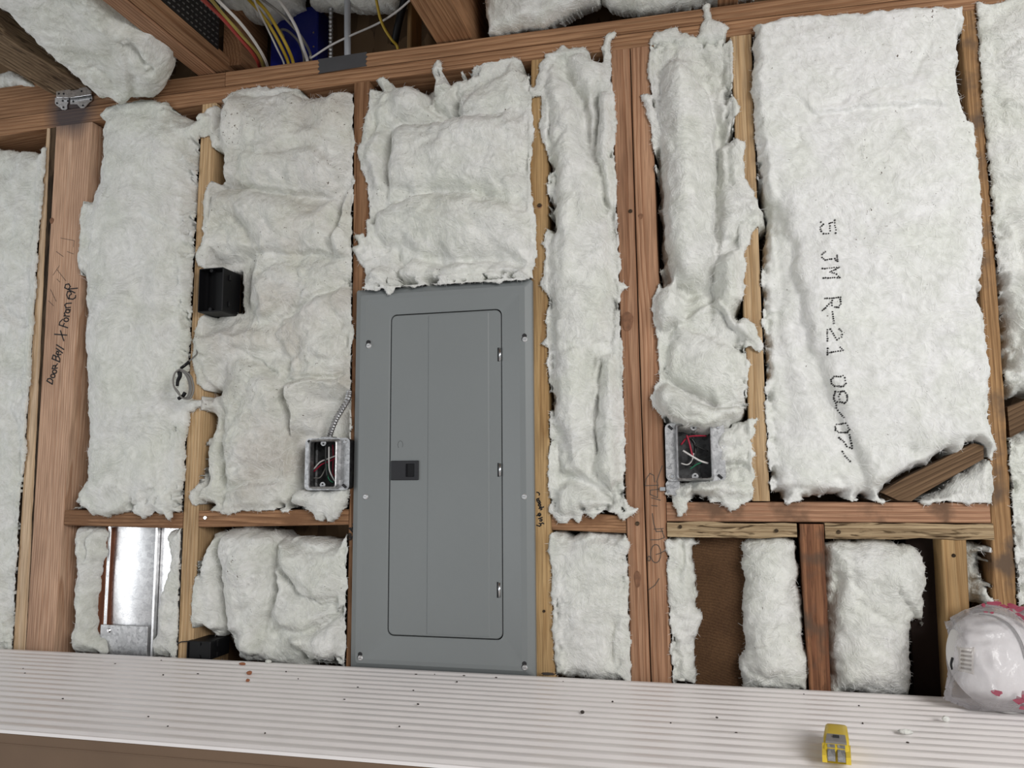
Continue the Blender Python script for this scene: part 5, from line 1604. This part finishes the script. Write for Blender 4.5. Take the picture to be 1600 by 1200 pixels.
tag(o, 'thin ribbed armoured cable left of the pale grey pipe', 'cable')
o = MB().tube([at(616, 70, .07), at(622, 40, .05), at(632, 0, .03), at(638, -20, .02)], .009, 10, 6).build('pipe', BLACK, None, True)
tag(o, 'black pipe behind the flat yellow cable', 'pipe')
# blue box
a, b_ = at(425, 20, .075), at(496, 105, .075)
bx = MB().box(a[0], b_[0], .072, .130, 2.2345, a[2], .004)
o = bx.build('ceiling_box', BLUE, None)
tag(o, 'dark blue plastic box behind the white cables', 'box')
for yy in (51, 73):
    p = at(490, yy, .07)
    MB().disc((p[0], p[2]), .0025, .069, .074, 8).build('nail', CHROME, o)

# ------------------------------------------------------------------ stack of ribbed panels on a carton
ZS = .889
bxA, bxB = -1.7, 1.25


def ribbed(yb, yf, z, label, flip=False):
    per_ = (yb - yf) / round((yb - yf) / .0318)
    prof = []
    n = int(round((yb - yf) / per_ * 10))
    for i in range(n + 1):
        y = yb - (yb - yf) * i / n
        ph = ((yb - y) / per_) % 1.0
        s = 1 / (1 + math.exp(-(ph - .22) * 26)) - 1 / (1 + math.exp(-(ph - .80) * 18))
        prof.append((y, z - .0042 * (1 - s)))
    prof.append((yf, z - .009))
    prof.append((yb, z - .009))
    k = len(prof)
    V = [(bxA, y, zz) for y, zz in prof] + [(bxB, y, zz) for y, zz in prof]
    F = [tuple(range(k)), tuple(reversed(range(k, 2 * k)))] + [(i, (i + 1) % k, k + (i + 1) % k, k + i) for i in range(k)]
    o = fix_normals(link('ribbed_panel', V, F, PVC, None, False))
    return tag(o, label, 'panel')


ribbed(-.024, -.3640, ZS, 'long white ribbed plastic panel against the wall')
ribbed(-.3648, -.531, ZS, 'long white ribbed plastic panel along the front edge of the carton')
ct = empty('cardboard_carton', (0, -.28, 0))
tag(ct, 'long brown cardboard carton under the white ribbed panels', 'carton')
MB().box(bxA + .02, bxB - .02, -.5285, -.026, 0, ZS - .0092, .002).build('carton_body', CARD, ct)
MB().box(bxA + .02, bxB - .02, -.5298, -.5285, ZS - .026, ZS - .0245).build('fold_line', CARD, ct)

# ------------------------------------------------------------------ yellow tool


def bench(px, py, z=ZS): return at_z(px, py, z)


tc_ = bench(1308, 1178)
tool = empty('hand_tool', tuple(tc_))
tag(tool, 'small yellow plastic tool with two metal jaws on the ribbed panel', 'tool')
ang = -.22
Mt = Matrix.Translation(Vector((tc_[0], tc_[1], ZS))) @ Matrix.Rotation(-.14, 4, 'Z')
def tl(x, y, z):
    v = Mt @ Vector((x, y, z))
    return (v.x, v.y, v.z)
W2, L2 = .0160, .054
m = MB()
prof_ = [(-L2, 0.012), (-L2 + .002, .022), (-L2 * .35, .029), (L2 * .55, .030), (L2 - .004, .026), (L2, .018), (L2, .002), (-L2 * .3, .0005), (-L2, .004)]
rg = []
for x, k in ((-W2, .86), (-W2 + .003, .97), (-W2 * .5, 1), (W2 * .5, 1), (W2 - .003, .97), (W2, .86)):
    rg.append([tl(x * (1 if y < .02 else .88), y * (.97 if k < .9 else 1), .014 + (z - .014) * k) for y, z in prof_])
m.rings(rg, True, True)
m.build('body', YELLOW, tool, True)
m = MB()
for sx_ in (-1, 1):
    m2 = MB()
    m2.rings([[tl(x, y, z) for x, y, z in ((sx_ * .0062 + .0047 * a, -L2 + .014, z0 + .0), (sx_ * .0062 + .0047 * a, -L2 + .010, z0 + .003), (sx_ * .0062 + .0047 * a, -L2 - .012, z0 - .006), (sx_ * .0062 + .0047 * a, -L2 - .012, z0 - .012), (sx_ * .0062 + .0047 * a, -L2 + .010, z0 - .008))] for a, z0 in ((-1, .022), (1, .022))], True, True)
    m2.build('jaw', STEEL, tool)
    m3 = MB()
    m3.rings([[tl(sx_ * (W2 - .0015) + d, y, z) for y, z in ((-L2 + .016, .024), (-L2 - .010, .016), (-L2 - .013, .008), (-L2 + .01, .003))] for d in (-.003, .003)], True, True)
    m3.build('prong', YELLOW, tool)
mw = MB()
mw.rings([[tl(x, y, z) for x, y, z in ((-.0115, -L2 * .30, .0305), (.0115, -L2 * .30, .0305), (.0130, -L2 + .014, .0275), (-.0130, -L2 + .014, .0275))], [tl(x, y, z) for x, y, z in ((-.0115, -L2 * .30, .0255), (.0115, -L2 * .30, .0255), (.0130, -L2 + .014, .0205), (-.0130, -L2 + .014, .0205))]], True, True)
mw.build('grey_window', simple('grey_window', (.22, .21, .21), .35), tool)
mt_ = MB()
mt_.rings([[tl(x, y, .0312) for x, y in ((-.004, -.022), (.004, -.022), (.004, -.028), (-.004, -.028))], [tl(x, y, .029) for x, y in ((-.004, -.022), (.004, -.022), (.004, -.028), (-.004, -.028))]], True, True)
mt_.build('dark_stop', GALV_DARK, tool)

# ------------------------------------------------------------------ bagged dust mask
PB_ = Plane((.75, -.118, .897), (1, 0, 0), (0, .085, .155))
if PB_.n[1] > 0: PB_.n = -PB_.n
mc_u, mc_v = PB_.uv(1561, 1034)
MRU, MRV, MH = .079, .082, .058


def dome(U, V):
    du, dv = (U - mc_u) / MRU, (V - mc_v) / MRV
    sk = du + .28 * (1 - np.clip(du * du + dv * dv, 0, 1))
    k = np.clip(1 - sk ** 2 - dv ** 2, 0, 1)
    return MH * k ** .55


mask = empty('dust_mask', tuple(PB_.world(np.array([mc_u]), np.array([mc_v]), np.array([0.]))[0]))
tag(mask, 'white cup dust mask with exhale valve inside the plastic bag', 'mask')
rr_, aa_ = 26, 64
V, Fq = [], []
for i in range(rr_ + 1):
    q = i / rr_
    for j in range(aa_):
        t = 2 * math.pi * j / aa_
        V.append((mc_u + MRU * q * math.cos(t), mc_v + MRV * q * math.sin(t)))
V = np.array(V)
hd = dome(V[:, 0], V[:, 1])
du, dv = (V[:, 0] - mc_u) / MRU, (V[:, 1] - mc_v) / MRV
hd = MH * np.clip(1 - du ** 2 - dv ** 2, 0, 1) ** .55 + .0004 * fbm(V[:, 0] * 140, V[:, 1] * 140, 2)
PW = PB_.world(V[:, 0] - .022 * (hd / MH), V[:, 1], hd)
for i in range(rr_):
    for j in range(aa_):
        a0, a1 = i * aa_ + j, i * aa_ + (j + 1) % aa_
        Fq.append((a0, a1, a1 + aa_, a0 + aa_))
mk = link('shell', PW, Fq, simple('mask_felt', (.80, .79, .78), .9, bumpscale=300, bumpstr=.2), mask, True)
fix_normals(mk)


def mpos(px, py, lift=0.0):
    """a point on the front of the mask along the line of sight"""
    u, v = PB_.uv(px, py)
    d = ray(px, py)
    h = .0
    for _ in range(12):
        # iterate: on the dome sheared by its lean
        uu = u + .022 * (h / MH)
        k = max(0, 1 - ((uu - mc_u) / MRU) ** 2 - ((v - mc_v) / MRV) ** 2)
        h = .5 * h + .5 * MH * k ** .55
        P0 = PB_.o + PB_.n * (h + lift)
        t = ((P0 - CAM) @ PB_.n) / (d @ PB_.n)
        p = CAM + t * d - PB_.o
        u, v = p @ PB_.u, p @ PB_.v
    return PB_.o + u * PB_.u + v * PB_.v + (h + lift) * PB_.n


IVORY = simple('valve_ivory', (.72, .68, .60), .45)
vc = [mpos(x, y, .006) for x, y in ((1500, 1012), (1521, 1014), (1520, 1052), (1499, 1048))]
vb = [mpos(x, y, -.004) for x, y in ((1486, 1008), (1524, 1009), (1523, 1056), (1484, 1048))]
val = MB().rings([vb, vc], True, True).build('exhale_valve', IVORY, mask)
for k in range(5):
    t0 = .10 + k * .18
    A0 = vc[0] + (vc[3] - vc[0]) * t0 + (vc[1] - vc[0]) * .12
    A1 = vc[1] + (vc[2] - vc[1]) * t0 - (vc[1] - vc[0]) * .12
    dn = (vc[3] - vc[0]) * .085
    vn_ = np.cross(vc[1] - vc[0], vc[3] - vc[0])
    vn_ = vn_ / np.linalg.norm(vn_)
    vn_ = vn_ if vn_ @ PB_.n > 0 else -vn_
    nn = vn_ * .0022
    MB().rings([[A0 + nn, A1 + nn, A1 + dn + nn, A0 + dn + nn], [A0 - nn, A1 - nn, A1 + dn - nn, A0 + dn - nn]], True, True).build('slit', simple('valve_slit_%d' % k, (.20, .17, .12), .7), val)
MB().tube([mpos(1488, 1028, .004), mpos(1486, 1038, .004), mpos(1488, 1046, .003)], .0020, 6, 4).build('nose_clip', GALV_DARK, mask, True)
for off in (0, 3):
    MB().tube([mpos(1530 + off, 960, .001), mpos(1552 + off, 963, .002), mpos(1576 + off, 977, .003), mpos(1592 + off, 1000, .003), mpos(1602 + off, 1030, .003)], .0011, 6, 6).build('strap', C_GRY, mask, True)
MB().tube([PB_.world(*[np.array([q]) for q in (*PB_.uv(x, y), .012)])[0] for x, y in ((1492, 1056), (1510, 1076), (1535, 1092), (1560, 1105))], .0022, 6, 6).build('strap', C_GRY, mask, True)


def bag_mat():
    m, nt, b = newmat('clear_plastic_film')
    out = nt.nodes['Material Output']
    geo = nd(nt, 'ShaderNodeNewGeometry')
    tr = nd(nt, 'ShaderNodeBsdfTransparent')
    tr.inputs[0].default_value = (.97, .96, .97, 1)
    b.inputs['Base Color'].default_value = (.80, .78, .80, 1)
    b.inputs['Roughness'].default_value = .16
    b.inputs['Specular IOR Level'].default_value = .8
    n = nd(nt, 'ShaderNodeTexNoise')
    n.inputs['Scale'].default_value = 55
    n.inputs['Detail'].default_value = 3
    n.inputs['Distortion'].default_value = 1.4
    lk(nt, geo.outputs['Position'], n.inputs['Vector'])
    bump(nt, b, n.outputs[0], .5, .004)
    fr = nd(nt, 'ShaderNodeFresnel')
    fr.inputs['IOR'].default_value = 1.5
    fac = math_(nt, 'ADD', math_(nt, 'MULTIPLY', fr.outputs[0], 1.2), .20)
    mx = nd(nt, 'ShaderNodeMixShader')
    lk(nt, fac, mx.inputs[0])
    lk(nt, tr.outputs[0], mx.inputs[1])
    lk(nt, b.outputs[0], mx.inputs[2])
    lk(nt, mx.outputs[0], out.inputs[0])
    return m


BAG = bag_mat()
RED_INK = simple('red_bag_print', (.26, .022, .055), .5)
bag_px = [(1475, 970), (1486, 972), (1484, 964), (1505, 955), (1520, 948), (1560, 949), (1600, 950), (1680, 955), (1690, 1060), (1668, 1116), (1600, 1119), (1530, 1114), (1500, 1103), (1473, 1092), (1478, 1068), (1481, 1048), (1478, 1030), (1479, 1012), (1484, 1000), (1480, 986)]
bpoly = [PB_.uv(a, b) for a, b in bag_px]
A = np.array(bpoly)
cl = .0035
u0, v0 = A.min(0)
u1, v1 = A.max(0)
nu, nv = int((u1 - u0) / cl) + 2, int((v1 - v0) / cl) + 2
U, Vv = [x.ravel() for x in np.meshgrid(u0 + np.arange(nu) * cl, v0 + np.arange(nv) * cl)]
dd, _ = segdist(U, Vv, bpoly)
s = np.where(inside(U, Vv, bpoly), dd, -dd)
keep = s > -cl * .7
S = s.reshape(nv, nu)
gy, gx = np.gradient(S, cl)
sn = keep & (s < cl * .35)
Us, Vs_ = np.where(sn, U - gx.ravel() * s, U), np.where(sn, Vv - gy.ravel() * s, Vv)
ss = np.where(sn, 0, np.maximum(s, 0))
pil = np.sqrt(np.clip(1 - (1 - np.clip(ss / .075, 0, 1)) ** 2, 0, 1))
cru = (1 - np.abs(pnoise(U * 26 + 3 * pnoise(U * 9, Vv * 9), Vv * 17))) ** 3 * .007 + .003 * fbm(U * 40, Vv * 40, 3)
dk = np.clip(1 - ((U + .022 - mc_u) / (MRU + .012)) ** 2 - ((Vv - mc_v) / (MRV + .012)) ** 2, 0, 1)
front = np.clip(ss / .01, 0, 1) * (.010 + np.maximum(.030 * pil, (MH + .010) * dk ** .55) + cru)
backh = -np.clip(ss / .01, 0, 1) * (.020 * pil + .3 * cru)
# the bag's back rests on the wall side, its bottom on the panel
kid = keep.reshape(nv, nu)
fm = kid[:-1, :-1] & kid[:-1, 1:] & kid[1:, :-1] & kid[1:, 1:]
jj, ii = np.nonzero(fm)
idx = jj * nu + ii
quads = np.stack([idx, idx + 1, idx + nu + 1, idx + nu], 1)
used = np.unique(quads)
rm = -np.ones(nu * nv, np.int64)
rm[used] = np.arange(len(used))
quads = rm[quads]
PF = PB_.world(Us[used], Vs_[used], front[used])
PBk = PB_.world(Us[used], Vs_[used], backh[used] - .0004)
for arr in (PF, PBk):
    arr[:, 2] = np.maximum(arr[:, 2], ZS + .002)
bag = empty('plastic_bag', tuple(PB_.world(np.array([.0]), np.array([.0]), np.array([0.]))[0]))
tag(bag, 'crinkled clear plastic bag with red printing at the right end of the panels', 'bag')
link('front_film', PF, quads, BAG, bag, True)
link('back_film', PBk, quads[:, ::-1].copy(), BAG, bag, True)
# red print patches on the film
rp = MB()
rs = np.random.default_rng(5)
patches = [(1530, 955, 8, 3), (1545, 956, 9, 4), (1560, 957, 8, 3), (1575, 957, 7, 5), (1588, 962, 8, 5), (1584, 975, 5, 6), (1592, 983, 7, 5), (1600, 990, 6, 4), (1526, 962, 3, 3), (1535, 978, 3, 1.5), (1527, 976, 3, 1.5), (1542, 1100, 7, 4), (1580, 1108, 9, 5), (1592, 1112, 7, 4), (1584, 1100, 3, 5), (1598, 1104, 5, 4), (1605, 965, 6, 8), (1570, 965, 4, 2)]
for (a, b_, ra, rb) in patches:
    u, v = PB_.uv(a, b_)
    i = int(np.argmin((Us[used] - u) ** 2 + (Vs_[used] - v) ** 2))
    hh = front[used][i] + .0012
    q = []
    for t in np.arange(10) * .6283:
        k = 1 + rs.uniform(-.35, .35)
        q.append(PB_.world(np.array([u + ra * k * math.cos(t) * .00115]), np.array([v + rb * k * math.sin(t) * .00115]), np.array([hh + rs.uniform(0, .0006)]))[0])
    q = [(x, y, max(z, ZS + .0032)) for x, y, z in q]
    rp.add(q, [tuple(range(10))])
o = rp.build('red_print', RED_INK, bag)
o['label'] = 'red printing on the film'
o['kind'] = 'stuff'

# ------------------------------------------------------------------ crumbs on the ribbed panels
CH_DARK = simple('dark_chip', (.045, .035, .03), .9)
CH_RED = simple('red_wood_chip', (.30, .11, .05), .8)
CH_WHITE = simple('white_lump', (.70, .68, .65), .9, bumpscale=150, bumpstr=.5)


def chip(px, py, sx_, sy_, sz_, mat, name, label, cat, group=None, seed=0, n=9):
    p = bench(px, py)
    rs = np.random.default_rng(seed + int(px))
    V, F = [], []
    R = 5
    for i in range(R):
        t = math.pi * i / (R - 1)
        for j in range(n):
            f = 2 * math.pi * j / n
            k = 1 + rs.uniform(-.28, .28)
            V.append((p[0] + sx_ * k * math.sin(t) * math.cos(f), p[1] + sy_ * k * math.sin(t) * math.sin(f), ZS - .0006 + sz_ * (1 + k * .0 - math.cos(t)) * .5 * 2 + .0))
    for i in range(R - 1):
        for j in range(n):
            F.append((i * n + j, i * n + (j + 1) % n, (i + 1) * n + (j + 1) % n, (i + 1) * n + j))
    o = link(name, V, F, mat, None, True)
    fix_normals(o)
    return tag(o, label, cat, group)


chip(779, 1039, .0105, .006, .006, CH_WHITE, 'putty_lump', 'white crumbly lump at the foot of the panel', 'lump', n=12)
chip(1415, 1147, .010, .005, .004, WOOL, 'wool_scrap', 'white wool scrap, lower of two near the yellow tool', 'scrap', n=12)
chip(1478, 1128, .006, .006, .005, WOOL, 'wool_scrap', 'white wool scrap just before the plastic bag', 'scrap', n=12)
chip(1004, 1053, .017, .004, .005, CH_WHITE, 'plaster_flake', 'pale flake lying at the foot of the doubled stud', 'flake', n=12)
chip(1065, 1064, .008, .004, .003, WOOL, 'wool_scrap', 'white wool scrap below the thin ragged strip', 'scrap', n=10)
chip(419, 1036, .007, .005, .004, WOOL, 'wool_scrap', 'white wool scrap below the lumpy batt', 'scrap', n=10)
chip(390, 1054, .006, .005, .004, CH_RED, 'wood_chip', 'largest reddish wood chip on the left of the panels', 'chip')
chip(379, 1039, .007, .003, .003, CH_RED, 'wood_chip', 'flat reddish wood chip nearest the wall', 'chip')
chip(387, 1065, .004, .003, .003, CH_RED, 'wood_chip', 'small reddish wood chip nearest the front', 'chip')
chip(856, 1055, .014, .003, .003, CH_DARK, 'wood_chip', 'dark bent sliver at the foot of the panel side stud', 'chip')
chip(910, 1115, .0032, .0026, .003, CH_DARK, 'wood_chip', 'grey brown crumb in the middle of the ribbed panel', 'chip')
for i, (a, b_) in enumerate([(252, 1032), (347, 1030), (36, 1045), (39, 1052), (232, 1120), (255, 1055), (309, 1053), (447, 1050), (466, 1061), (559, 1074), (646, 1079), (679, 1054), (714, 1066), (538, 1093), (653, 1101), (624, 1136), (414, 1146), (1048, 1130), (1150, 1145), (915, 1057), (880, 1065), (957, 1097), (1120, 1122), (1348, 1131), (1418, 1161), (1342, 1103), (1256, 1085), (262, 1135), (98, 1092), (650, 1054), (275, 1025), (725, 1056), (775, 1059), (180, 1037)]):
    chip(a, b_, random.uniform(.0010, .0028), random.uniform(.0009, .0016), random.uniform(.0008, .0016), CH_DARK, 'wood_crumb', 'tiny dark crumb on the white ribbed panels', 'crumb', 'dark crumbs on the ribbed panels', seed=i, n=7)

for o in COL.objects:
    if '_w' in o.keys():
        del o['_w']
